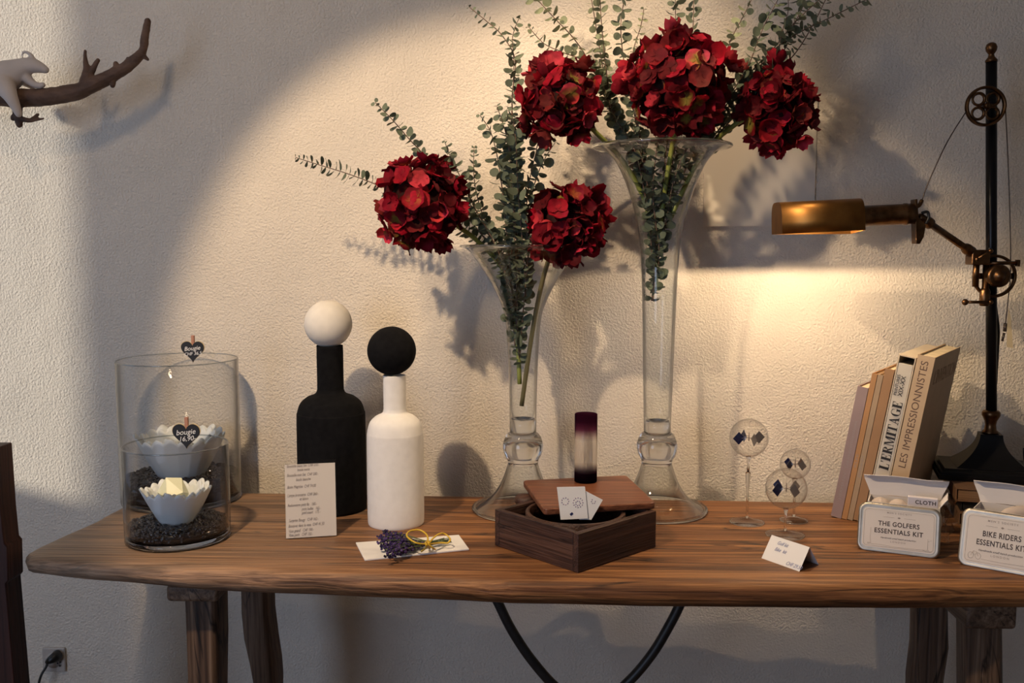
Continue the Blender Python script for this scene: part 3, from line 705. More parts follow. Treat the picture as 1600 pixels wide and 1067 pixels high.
# ------------------------------------------------------------------ trumpet vases
def trumpet(bx, by, cup, bowl_bottom, rimx, label):
    c = T(bx, by); t_ = empty('trumpet_vase', c, label, 'vase', 'tall clear glass trumpet vases')
    def W(hw, py): z = HZ(c, py); return (hw / sc((c.x, c.y, z)), z)
    th = 0.0026
    P_ = spline([W(*q) for q in cup], 6)             # from the bottom of the tube up to the rim
    outer = P_; inner = [(max(r_ - th, 0.001), z) for r_, z in P_ if z > HZ(c, bowl_bottom) + 0.012]
    zb = HZ(c, bowl_bottom); rb_ = inner[0][0]
    cav = [(0.0, zb), (rb_ * 0.5, zb + 0.001), (rb_ * 0.85, zb + 0.005)]
    MB().lathe([(0.0, outer[0][1])] + outer + inner[::-1] + cav[::-1], (c.x, c.y, 0), 96).build('trumpet_body', M_trumpet, t_)
    # rim lip
    r_, z = outer[-1]; rim = [V((c.x + (r_ - 0.001) * math.cos(a), c.y + (r_ - 0.001) * math.sin(a), z)) for a in [6.28318 * i / 96 for i in range(97)]]
    MB().tube(rim, 0.0030, 8, cap=False).build('rolled_rim', M_solid, t_)
    # solid neck below the cavity
    zk = HZ(c, 674); rn = outer[0][0]
    MB().lathe([(0.0, zk + 0.001), (rn - 0.001, zk + 0.001), (rn - 0.0012, zb - 0.006), (rn - 0.0034, zb + 0.004), (rn * 0.5, zb - 0.002), (0.0, zb - 0.003)], (c.x, c.y, 0), 64).build('solid_neck', M_solid, t_)
    kn = spline([W(*q) for q in ((20, 674.5), (25, 678), (30, 688), (31.5, 698), (29, 709), (24.5, 718), (23.5, 724))], 5)[::-1]
    kn_i = [(max(r_ * 0.80 - 0.004, 0.001), z) for r_, z in kn if HZ(c, 714) < z < HZ(c, 692)]
    MB().lathe([(0.0, kn[0][1])] + kn + [(0.0, kn[-1][1])], (c.x, c.y, 0), 64).build('glass_knob', M_solid, t_)
    MB().lathe([(0.0, kn_i[0][1] - 0.002)] + kn_i + [(0.0, kn_i[-1][1] + 0.002)], (c.x, c.y, 0), 48).build('air_bubble', M_solid, t_)
    t_.children[-1].data.flip_normals()
    be = spline([W(*q) for q in ((23.6, 724.5), (28, 738), (35, 755), (46, 772), (60, 785), (72, 792), (79, 795.5))], 5)
    zb2 = TZ + 0.003
    be = [(r_, max(z, zb2 + 0.001)) for r_, z in be]
    full = be + [(be[-1][0] - 0.001, TZ + 0.0006), (be[-1][0] - 0.012, TZ + 0.0006)]
    inn = [(max(r_ - 0.0035, 0.002), z - 0.001) for r_, z in be[:-1] if z > zb2 + 0.002]
    MB().lathe([(0.0, be[0][1])] + full + inn[::-1] + [(0.0, inn[0][1] - 0.006)], (c.x, c.y, 0), 96).build('bell_foot', M_trumpet, t_)
    rf = be[-1][0]; rim = [V((c.x + (rf - 0.003) * math.cos(a), c.y + (rf - 0.003) * math.sin(a), TZ + 0.0046)) for a in [6.28318 * i / 96 for i in range(97)]]
    MB().tube(rim, 0.0042, 8, cap=False).build('foot_rim', M_solid, t_)
    return c
cS = trumpet(817, 796, [(21, 674), (21, 650), (22, 600), (23.5, 560), (28, 500), (37, 470), (52, 440), (68, 415), (80, 397), (89, 389), (98, 384.5)], 657, 0, 'shorter trumpet-shaped glass vase holding two red hydrangeas')
cT = trumpet(1025, 797, [(21, 674), (21.5, 650), (24, 560), (27, 450), (30, 400), (36, 350), (50, 300), (64, 265), (76, 246), (90, 235), (108, 229)], 660, 0, 'tallest trumpet-shaped glass vase holding three red hydrangeas')

# ------------------------------------------------------------------ hydrangeas
def petal(mb, p, n_, d, L, Wd, cup, col1, col2, rnd):
    d = (d - n_ * d.dot(n_)).normalized(); s_ = n_.cross(d); vs = []; cs = []
    ph = rnd.uniform(0, 6.28); am = rnd.uniform(0.05, 0.14)
    for i in range(6):
        t = i / 5; w = Wd * (math.sin(math.pi * min(0.97, t * 0.82 + 0.12)) ** 0.55)
        for j in range(5):
            u = (j - 2) / 2
            lift = cup * (t * t) + 0.25 * cup * u * u + am * math.sin(ph + 5 * t + 3 * u) * 0.6
            tt_ = t * (1 - 0.10 * u * u)
            vs.append(p + d * (L * tt_) + s_ * (w * u) + n_ * (L * lift))
            k = min(1, t * 1.5 + 0.15 * rnd.random()); cs.append(tuple(col2[q] * (1 - k) + col1[q] * k for q in range(3)))
    fs = [(i * 5 + j, i * 5 + j + 1, (i + 1) * 5 + j + 1, (i + 1) * 5 + j) for i in range(5) for j in range(4)]
    b0 = len(mb.v); mb.add(vs, fs, 0, True); mb.c[b0:] = cs
def hydrangea(cx, cy, rx, ry, yy, nfl, seed, stem, label, sr=0.0048, smat=None):
    rnd = random.Random(seed); c = Y(cx, cy, yy); k = 1 / sc(c); A = V((rx * k, (rx + ry) / 2 * k * 0.9, ry * k)) * 1.05
    sp = spline([Y(*q) for q in stem], 5)
    t_ = empty('hydrangea', sp[-1], label, 'flower', 'red hydrangeas in the glass vases')
    sp_ = [c] + list(sp)
    MB().tube(sp, sr, 10).build('stem', smat or M_stemg, t_)
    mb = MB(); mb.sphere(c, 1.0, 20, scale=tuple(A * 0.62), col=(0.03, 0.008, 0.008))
    reds = [(0.30, 0.004, 0.018), (0.20, 0.003, 0.013), (0.42, 0.010, 0.028), (0.13, 0.003, 0.009), (0.52, 0.04, 0.06), (0.26, 0.008, 0.022), (0.10, 0.004, 0.008), (0.17, 0.02, 0.02)]
    gr = [(0.22, 0.20, 0.03), (0.35, 0.10, 0.03), (0.30, 0.28, 0.05)]
    L = 0.0215
    for layer, (f, cnt) in enumerate(((0.92, nfl), (0.72, int(nfl * 0.7)))):
        for i in range(cnt):
            z = 1 - 2 * (i + 0.5) / cnt; a = i * 2.39996 + rnd.uniform(-0.2, 0.2); q = math.sqrt(1 - z * z)
            n_ = V((q * math.cos(a), q * math.sin(a), z)) + V([rnd.gauss(0, 0.22) for _ in range(3)]); n_.normalize()
            ff = f * rnd.uniform(0.84, 1.08); p = c + V((n_.x * A.x, n_.y * A.y, n_.z * A.z)) * (ff - 0.10)
            n2 = (n_ + V([rnd.gauss(0, 0.42) for _ in range(3)])).normalized()
            d0 = n2.orthogonal().normalized(); ro = rnd.uniform(0, 6.28)
            base = rnd.choice(reds); gc = rnd.choice(gr) if rnd.random() < 0.22 else tuple(x * 0.7 for x in base)
            npz = rnd.choice((4, 4, 4, 5)); LL = L * rnd.uniform(0.85, 1.2); cu = rnd.uniform(-0.15, 0.95)
            for m_ in range(npz):
                d = Matrix.Rotation(ro + m_ * 2 * math.pi / npz + rnd.uniform(-.2, .2), 3, n2) @ d0
                bb = tuple(min(1, x * rnd.uniform(0.75, 1.25)) for x in base)
                petal(mb, p + n2 * rnd.uniform(-0.002, 0.002), n2, d, LL, LL * rnd.uniform(0.56, 0.76), cu + rnd.uniform(-.15, .15), bb, gc, rnd)
    mb.build('flower_head', M_petal, t_, col=True)
    return t_
yS, yT = cS.y, cT.y
hydrangea(657, 318, 72, 76, yS - 0.09, 62, 11, [(690, 335, yS - 0.08), (715, 353, yS - 0.05), (750, 380, yS - 0.02), (788, 425, yS), (806, 500, yS + 0.003), (812, 600, yS)], 'leftmost red hydrangea, leaning out left of the shorter vase')
hydrangea(888, 348, 64, 64, yS - 0.06, 56, 12, [(872, 375, yS - 0.05), (860, 398, yS - 0.03), (845, 450, yS - 0.012), (830, 530, yS - 0.005), (815, 634, yS)], 'lowest red hydrangea, hanging right of the shorter vase rim', smat=M_stemb)
hydrangea(874, 158, 65, 70, yT - 0.08, 60, 13, [(905, 180, yT - 0.07), (932, 208, yT - 0.05), (972, 250, yT - 0.02), (1010, 320, yT), (1022, 400, yT)], 'upper left red hydrangea, leaning left of the tall vase')
hydrangea(1060, 130, 90, 88, yT - 0.07, 88, 14, [(1058, 180, yT - 0.06), (1050, 230, yT - 0.03), (1040, 290, yT - 0.01), (1028, 380, yT)], 'largest red hydrangea, upright in the middle of the tall vase')
hydrangea(1213, 172, 58, 76, yT - 0.04, 56, 15, [(1190, 175, yT - 0.04), (1162, 186, yT - 0.03), (1120, 218, yT - 0.01), (1085, 262, yT), (1048, 340, yT)], 'rightmost red hydrangea, beside the wall panel')

# ------------------------------------------------------------------ eucalyptus
def sprig(pts, yy0, yy1, label, seed, size=1.0, spacing=9.8, leafpx=6.4, narrow=False, pale=0.0, tipsmall=True):
    """pts from the tip to the lower end (px); leaves in crossed pairs"""
    rnd = random.Random(seed); n_ = len(pts)
    W = [Y(x, y, yy0 + (yy1 - yy0) * i / (n_ - 1)) for i, (x, y) in enumerate(pts)]
    sp = [V(p) for p in spline(W, 10)]
    t_ = empty('eucalyptus_sprig', sp[-1], label, 'sprig', 'eucalyptus sprigs in the trumpet vases')
    rads = [0.0007 + 0.0009 * i / len(sp) for i in range(len(sp))]
    MB().tube(sp, rads, 6).build('stem', M_twig, t_)
    mb = MB(); k = 1 / sc(sp[0]); step = spacing * k; acc = 0.0; tot = 0.0; ori = 0; u0 = None
    roll = rnd.uniform(0, 3)
    for i in range(1, len(sp)):
        seg = sp[i] - sp[i - 1]; ln = seg.length; tdir = seg.normalized()
        while acc < ln:
            p = sp[i - 1] + tdir * acc
            g = min(1.0, 0.45 + (tot + acc) / (k * 60)) if tipsmall else 1.0
            u = tdir.orthogonal().normalized(); u = Matrix.Rotation(roll + ori * math.pi / 2 + rnd.uniform(-.25, .25), 3, tdir) @ u; ori += 1
            for sgn in (-1, 1):
                d = (u * sgn - tdir * rnd.uniform(0.05, 0.5)).normalized()
                lr = leafpx * (1.15 if narrow else 1.12) * k * g * rnd.uniform(0.8, 1.2)
                nn = (-tdir * (1.0 if narrow else 0.45) + V([rnd.gauss(0, .3 if narrow else .55) for _ in range(3)]) + (V((0, 0, 0)) if narrow else V((0, -0.5, 0.25)))); nn = (nn - d * nn.dot(d)).normalized(); s_ = d.cross(nn)
                cc_ = p + d * (lr * 1.15); wd = 0.55 if narrow else 0.95
                vs = [cc_ - nn * (lr * 0.12)]; m_ = 10
                for j in range(m_):
                    a = 2 * math.pi * j / m_; vs.append(cc_ + d * (math.cos(a) * lr) + s_ * (math.sin(a) * lr * wd) + nn * (0.10 * lr * math.cos(2 * a)))
                fs = [(0, 1 + j, 1 + (j + 1) % m_) for j in range(m_)]
                v = rnd.uniform(0.75, 1.25); base = (0.135 + 0.14 * pale, 0.165 + 0.14 * pale, 0.115 + 0.07 * pale)
                mb.add(vs, fs, 0, True, col=tuple(x * v for x in base))
            acc += step * rnd.uniform(0.85, 1.15) * (0.75 + 0.25 * g)
        acc -= ln; tot += ln
    mb.build('leaves', M_leaf, t_, col=True)
    return t_
a_, b_ = yS, yS
S_small = [
 ([(462, 246), (500, 258), (545, 272), (590, 289), (680, 325), (755, 385), (795, 440), (808, 520)], -.05, 0, 'lowest long thin sprig reaching far left of the leftmost hydrangea', dict(spacing=7.5, leafpx=7.4, narrow=True)),
 ([(586, 160), (612, 186), (640, 218), (660, 240), (690, 285), (735, 345), (785, 405)], -.12, -.01, 'sprig with round leaves rising above the leftmost hydrangea', dict(leafpx=6.4)),
 ([(695, 222), (706, 250), (722, 282), (742, 325), (770, 375), (790, 420)], -.11, -.01, 'short sprig just behind the top of the leftmost hydrangea', {}),
 ([(741, 230), (740, 265), (744, 300), (756, 340), (775, 375), (790, 430), (800, 500)], -.05, 0, 'thin pale upright sprig right of the leftmost hydrangea', dict(leafpx=5.2, spacing=9)),
 ([(705, 290), (728, 312), (748, 335), (765, 362), (785, 400), (793, 450)], -.02, 0, 'sprig curving between the leftmost hydrangea and the short vase rim', {}),
 ([(750, 180), (766, 205), (776, 240), (784, 290), (790, 350), (797, 420), (802, 510)], -.05, 0, 'dense sprig topping the left side of the middle foliage column', dict(leafpx=7.5)),
 ([(811, 28), (801, 58), (803, 100), (801, 150), (798, 205), (797, 260), (800, 320), (806, 400), (808, 500), (812, 575)], -.07, 0, 'tallest upright sprig of the short vase, left of the upper left hydrangea', dict(leafpx=7.0)),
 ([(776, 165), (788, 200), (796, 240), (800, 300), (806, 360), (812, 430)], -.09, 0, 'round-leaved sprig in the middle of the dense foliage column', dict(leafpx=8)),
 ([(800, 172), (806, 220), (808, 270), (812, 330), (818, 400), (822, 470)], -.10, 0, 'broad-leaved sprig at the right of the dense foliage column', dict(leafpx=8)),
 ([(808, 205), (800, 250), (795, 310), (800, 370), (798, 450), (805, 540)], -.02, 0, 'sprig at the back of the dense foliage column', dict(leafpx=8)),
 ([(733, 11), (760, 33), (785, 56), (805, 95), (800, 160), (806, 260), (815, 370)], -.06, 0, 'thin sprig reaching to the upper left, ending in tiny paired leaves', dict(leafpx=5.2, spacing=11)),
 ([(868, 222), (850, 250), (836, 285), (828, 330), (826, 390), (822, 450)], -.02, 0, 'sprig between the two hydrangeas right of the foliage column', {}),
 ([(845, 190), (838, 235), (826, 290), (822, 345), (825, 400), (818, 480), (812, 560)], -.05, 0, 'sprig in front of the lower edge of the upper left hydrangea', dict(leafpx=6.8)),
]
for i, (pts, d0, d1, lab, kw) in enumerate(S_small):
    sprig(pts, yS + d0, yS + d1, lab, 40 + i, **kw)
S_tall = [
 ([(800, -50), (836, -5), (868, 30), (898, 62), (925, 105), (958, 180), (1000, 250), (1015, 320)], -.05, 0, 'sprig slanting up left, crossing the top edge above the upper left hydrangea', dict(pale=.6)),
 ([(826, 42), (850, 68), (880, 82), (915, 98), (945, 140), (975, 205), (1005, 270), (1018, 350)], -.03, 0, 'sprig arching left just over the top of the upper left hydrangea', dict(pale=.5)),
 ([(905, -70), (922, -10), (932, 45), (943, 110), (958, 170), (990, 240), (1010, 300)], -.02, 0, 'pale sprig between the upper left and largest hydrangeas, leaning right', dict(pale=.8, leafpx=5.6)),
 ([(945, -60), (938, -5), (942, 60), (950, 130), (965, 200), (995, 260)], -.06, 0, 'sprig rising behind the right edge of the upper left hydrangea', dict(pale=.4, leafpx=5.6)),
 ([(980, -70), (976, -10), (970, 40), (974, 90), (985, 150), (1000, 220), (1012, 300)], -.03, 0, 'darker dense sprig left of the largest hydrangea', dict(leafpx=7)),
 ([(1006, 14), (1001, 42), (990, 78), (985, 130), (1000, 210), (1015, 290), (1022, 400)], -.05, 0, 'short pale sprig tip beside the left shoulder of the largest hydrangea', dict(pale=.9, leafpx=5)),
 ([(1052, -60), (1055, 0), (1055, 45), (1050, 120), (1045, 200), (1036, 280), (1026, 400), (1020, 470)], 0.01, 0, 'left one of two upright sprigs straight above the largest hydrangea', {}),
 ([(1088, -60), (1084, 0), (1083, 40), (1075, 120), (1060, 200), (1045, 290), (1030, 400)], 0.01, 0, 'right one of two upright sprigs straight above the largest hydrangea', {}),
 ([(1195, -60), (1178, -10), (1160, 28), (1142, 62), (1130, 100), (1100, 170), (1070, 240), (1045, 320)], -.03, 0, 'pale thin sprig right of the largest hydrangea', dict(pale=.9, leafpx=5.6)),
 ([(1240, -60), (1215, 0), (1195, 38), (1180, 75), (1165, 110), (1120, 180), (1080, 245), (1050, 320)], -.05, 0, 'sprig rising from behind the left side of the rightmost hydrangea', dict(leafpx=7)),
 ([(1330, -50), (1285, -5), (1245, 32), (1215, 68), (1190, 100), (1130, 170), (1085, 240)], -.05, 0, 'dense sprig above the rightmost hydrangea, slanting right', dict(leafpx=7)),
 ([(1440, -45), (1368, -8), (1300, 26), (1240, 56), (1190, 95), (1130, 165), (1080, 240)], -.01, 0, 'longest right sprig on a red twig, slanting to the top edge', dict(leafpx=6, spacing=11, narrow=True)),
 ([(1265, -50), (1258, 0), (1240, 40), (1225, 78), (1190, 110), (1140, 165), (1090, 235)], -.01, 0, 'upright sprig above the top of the rightmost hydrangea', dict(leafpx=6)),
 ([(1225, -40), (1232, 10), (1222, 50), (1212, 92), (1195, 130), (1140, 190), (1090, 245)], -.07, 0, 'broad-leaved sprig touching the top of the rightmost hydrangea', dict(leafpx=7.5)),
 ([(1330, -60), (1300, -20), (1275, 30), (1245, 80), (1215, 110), (1150, 170), (1095, 240)], 0.0, 0, 'outermost drooping sprig right of the rightmost hydrangea top', dict(leafpx=5.6, narrow=True)),
 ([(938, 118), (948, 150), (965, 190), (992, 235), (1005, 290), (1015, 350), (1020, 420)], -.04, 0, 'sprig in the gap between the upper left and largest hydrangeas', {}),
 ([(985, 190), (1000, 235), (1010, 280), (1018, 330), (1024, 390), (1020, 455)], -.03, 0, 'sprig inside the mouth of the tall vase, at its left', dict(leafpx=7)),
 ([(1085, 205), (1068, 240), (1052, 285), (1042, 340), (1030, 400), (1018, 470)], -.03, 0, 'sprig inside the mouth of the tall vase, at its right', dict(leafpx=7)),
 ([(1030, 205), (1024, 250), (1020, 300), (1024, 345), (1030, 390), (1024, 440)], -.05, 0, 'front sprig hanging in the middle of the tall vase mouth', dict(leafpx=7)),
]
for i, (pts, d0, d1, lab, kw) in enumerate(S_tall):
    sprig(pts, yT + d0, yT + d1, lab, 80 + i, **kw)

# ------------------------------------------------------------------ radiometers
M_vaneb = mat('vane_black_blue', (0.008, 0.010, 0.05), 0.25)
M_vanes = mat('vane_silver', (0.35, 0.32, 0.30), 0.3, 0.8)
M_needle = mat('needle', (0.25, 0.2, 0.17), 0.4, 0.5)
def radiometer(bx, by, fw, bulb, neck, label, rot, cone=None, vs_=1.0):
    c = T(bx, by); k = 1 / sc(c); t_ = empty('light_mill', c, label, 'radiometer', 'glass light mills')
    zb = HZ(c, bulb[1]); R_ = bulb[2] / sc((c.x, c.y, zb)); pc_ = V((c.x, c.y, zb))
    MB().lathe([(0.0, 0.0), (fw * k, 0.0), (fw * k + .0004, 0.001), (fw * k * 0.9, 0.0035), (fw * k * 0.45, 0.006), (0.004, 0.010), (0.0, 0.012)], c, 64).build('glass_foot', M_glass, t_)
    MB().tube([c + V((fw * k * 0.985 * math.cos(a), fw * k * 0.985 * math.sin(a), 0.0014)) for a in [6.28318 * i / 64 for i in range(65)]], 0.0011, 6, cap=False).build('foot_rim', M_solid, t_)
    zs = TZ + 0.009
    prof = [(0.0034, zs), (0.0022, zs + 0.006)]
    if cone: zc0 = HZ(c, cone); prof += [(0.0024, zc0 - 0.035), (0.0052, zc0), (0.0050, zc0 + 0.002), (0.0022, zc0 + 0.004)]
    prof += [(0.0022, zb - R_ - 0.012), (0.004, zb - R_ - 0.004), (0.005, zb - R_ + 0.001)]
    MB().lathe([(0.0, zs)] + prof + [(0.0, zb - R_ + 0.002)], (c.x, c.y, 0), 24).build('glass_stem', M_solid, t_)
    MB().sphere(pc_, R_, 64).build('glass_bulb', M_glassthin, t_)
    o = MB().sphere(pc_, R_ - 0.0008, 64).build('bulb_inner_surface', M_glassthin, t_)
    MB().tube([pc_ + V((0, 0, -R_)), pc_ + V((0, 0, R_ + 0.012))], 0.0009, 8).build('spindle', M_glassthin, t_)
    hub = MB(); hub.tube([pc_ + V((0, 0, -0.006)), pc_ + V((0, 0, 0.010))], 0.0011, 8)
    for q in range(4):
        a = rot + q * math.pi / 2; d = V((math.cos(a), math.sin(a), 0)); hub.tube([pc_, pc_ + d * R_ * 0.4], 0.0005, 5)
    hub.build('rotor', M_needle, t_)
    for q in range(4):
        a = rot + q * math.pi / 2; d = V((math.cos(a), math.sin(a), 0)); n_ = V((-d.y, d.x, 0)); cc_ = pc_ + d * R_ * 0.57; s_ = R_ * 0.34 * vs_
        P_ = [cc_ + d * s_, cc_ + V((0, 0, s_)), cc_ - d * s_, cc_ - V((0, 0, s_))]
        mb = MB(); mb.prism([p - n_ * 0.0003 for p in P_], n_ * 0.0003, 1); mb.prism(P_, n_ * 0.0003, 0)
        mb.build('vane', [M_vaneb, M_vanes], t_)
    return c
radiometer(1167, 816, 26.5, (1168.5, 684, 30), 0, 'tallest glass light mill, left of the other two', R(195), cone=740)
radiometer(1226.5, 836, 29.5, (1228, 763, 32), 0, 'front glass light mill with the widest bulb, just behind the folded card', R(210))
radiometer(1240, 813.5, 21, (1242, 725, 23.5), 0, 'smallest glass light mill, behind the widest one', R(218))

# folded price card
fA, fB, bB = T(1190, 872), T(1249, 893), T(1279, 882)
bA = fA + (bB - fB)
rr_ = (fB + bB) / 2; rA = (fA + bA) / 2
hh = HZ(rr_, 855) - TZ
rB_ = rr_ + V((0, 0, hh)); rA_ = rA + V((0, 0, hh))
tc = empty('folded_card', (fA + bB) / 2, 'small folded white price card with blue handwriting, in front of the light mills', 'card')
mb = MB(); th = 0.0005
up1 = V((0, 0, th))
mb.hexa([fA + up1 * 0, fB, bA.lerp(rA_, 0) * 0 + fA + V((0, .0008, 0)), fB + V((0, .0008, 0)), rA_, rB_, rA_ + V((0, .0008, 0)), rB_ + V((0, .0008, 0))])
mb.hexa([bA - V((0, .0008, 0)), bB - V((0, .0008, 0)), bA, bB, rA_ , rB_, rA_ + V((0, .0008, 0)), rB_ + V((0, .0008, 0))])
cpo = mb.build('card_paper', M_paper, tc)
xd2 = (fB - fA).normalized(); upc = (rA_ - fA).normalized(); nn = xd2.cross(upc).normalized()
w2 = (fB - fA).length; h2 = (rA_ - fA).length
for s_, u_, v_ in (('Golf kit', 0.22, 0.78), ('Bike  kit', 0.22, 0.52), ('CHF 29.50', 0.62, 0.14)):
    text('handwriting', s_, 0.0095, fA + xd2 * (w2 * u_) + upc * (h2 * v_) + nn * 0.0004, xd2, upc, M_inkblue, cpo, 'LEFT', 0.3, sx=0.8, ext=0.0001)

# ------------------------------------------------------------------ books leaning right
phi = R(33); th_ = R(9.3)
wdir = V((math.sin(phi), math.cos(phi), 0)); t0 = V((math.cos(phi), -math.sin(phi), 0))
hdir = V((0, 0, 1)) * math.cos(th_) + t0 * math.sin(th_); tdir = t0 * math.cos(th_) - V((0, 0, 1)) * math.sin(th_)
def bookmat(name, c): return noisy(name, tuple(k * 0.88 for k in c), c, 25, 0.6, 0.05, 0.0005)
M_pages = noisy('paper_edges', (0.52, 0.42, 0.27), (0.70, 0.58, 0.39), 2.0, 0.8, 0.15, 0.0005, stretch=(30, 30, 30))
base0 = T(1297, 808)
def along(px):   # plan position on the line of spines seen at column px
    d = ray(px, 812); n_ = V((wdir.x, wdir.y, 0)); k = (base0 - CAM).dot(n_) / d.dot(n_); q = CAM + d * k; return V((q.x, q.y, TZ))
def book(px0, px1, toppy, depth, cov, label, lines=(), slip=False, setback=0.0):
    # bottom right corner rests on the table
    L_, R_ = along(px0), along(px1); t = (R_ - L_).length * math.cos(th_) - 0.0004
    br = R_ + V((0, 0, 0.0003)) + wdir * setback; o0 = br - tdir * t   # bottom-left corner of the spine
    zt_ = HZ(o0 + hdir * 0.3, toppy); H = (zt_ - o0.z) / hdir.z
    def P3(u, v, w): return o0 + tdir * u + hdir * v + wdir * w
    def slab(u0, u1, v0, v1, w0, w1): return [P3(u, v, w) for v in (v0, v1) for w in (w0, w1) for u in (u0, u1)]
    e = empty('slipcased_book' if slip else 'book', o0, label, 'book', 'art books leaning beside the lamp')
    ct = min(0.0022, t * 0.2)
    sp_ = tdir.cross(hdir)
    if slip:
        mb = MB(); 
        for s_ in (slab(0, ct, 0, H, 0, depth), slab(t - ct, t, 0, H, 0, depth), slab(ct, t - ct, 0, ct, 0, depth), slab(ct, t - ct, H - ct, H, 0.0, depth), slab(ct, t - ct, ct, H - ct, depth - ct, depth)): mb.hexa(s_)
        mb.build('slipcase', cov, e)
        mb = MB(); mb.hexa(slab(ct + .0006, t - ct - .0006, ct, H - 0.016, 0.0005, 0.012)); e_t = mb.build('spine', slip, e)
        mb = MB(); mb.hexa(slab(ct + .002, t - ct - .002, ct + 0.001, H - 0.018, 0.0125, depth - 0.004)); mb.build('pages', M_pages, e)
    else:
        mb = MB()
        for s_ in (slab(0, ct, 0, H, 0, depth), slab(t - ct, t, 0, H, 0, depth), slab(ct, t - ct, 0, H, 0, ct)): mb.hexa(s_)
        e_t = mb.build('cover', cov, e)
        mb = MB(); mb.hexa(slab(ct, t - ct, 0.0025, H - 0.003, ct, depth - 0.003)); mb.build('pages', M_pages, e)
    for (s_, v0, size, bold, v1, uu, m_) in lines:
        text('spine_title', s_, size, P3(t * uu, H * v0, 0.0), hdir, -tdir, m_, e_t, 'LEFT', bold=bold, ext=0.0001, fit=H * (v1 - v0))
    return o0, t, H, P3, e_t
Mb = [bookmat('mauve_cover', (0.30, 0.22, 0.22)), bookmat('orange_edge_cover', (0.42, 0.22, 0.09)), bookmat('tan_cover', (0.38, 0.27, 0.17)), bookmat('ochre_cover', (0.34, 0.19, 0.09)), bookmat('cream_cover', (0.56, 0.47, 0.35)), bookmat('sand_cover', (0.52, 0.38, 0.24))]
M_cream = bookmat('grey_white_spine', (0.60, 0.55, 0.47))
book(1297, 1314, 603, 0.20, Mb[0], 'thin mauve book at the left end of the leaning row', [('HERMANN   Les Impressionnistes', 0.14, 0.0080, 0, 0.74, 0.5, M_ink)])
book(1314.5, 1323, 583, 0.21, Mb[1], 'very thin book with an orange-brown edge, second from the left', [('KLEE', 0.36, 0.006, 0, 0.45, 0.5, M_ink)])
book(1323.5, 1332, 585, 0.21, Mb[2], 'thin tan book, third from the left of the leaning row', [('REMBRANDT', 0.30, 0.006, 0, 0.45, 0.5, M_ink)])
book(1332.5, 1347, 575, 0.22, Mb[3], 'ochre-brown book, left neighbour of the slipcased one')
o5 = book(1348, 1375, 553, 0.235, Mb[4], 'slipcased art book whose spine reads L\'ERMITAGE', [('PEINTURES', 0.765, 0.0085, 0, 0.885, 0.26, M_inkblack), ('XIX-XX', 0.765, 0.0115, 0.01, 0.885, 0.55, M_inkblack)], slip=M_cream)
o6 = book(1376, 1403, 553, 0.245, Mb[5], 'thick sand-coloured art book at the right end, titled LES IMPRESSIONNISTES', [('LES IMPRESSIONNISTES', 0.345, 0.0190, 0.0, 0.965, 0.5, mat('brown_title', (0.10, 0.055, 0.035), 0.6))])
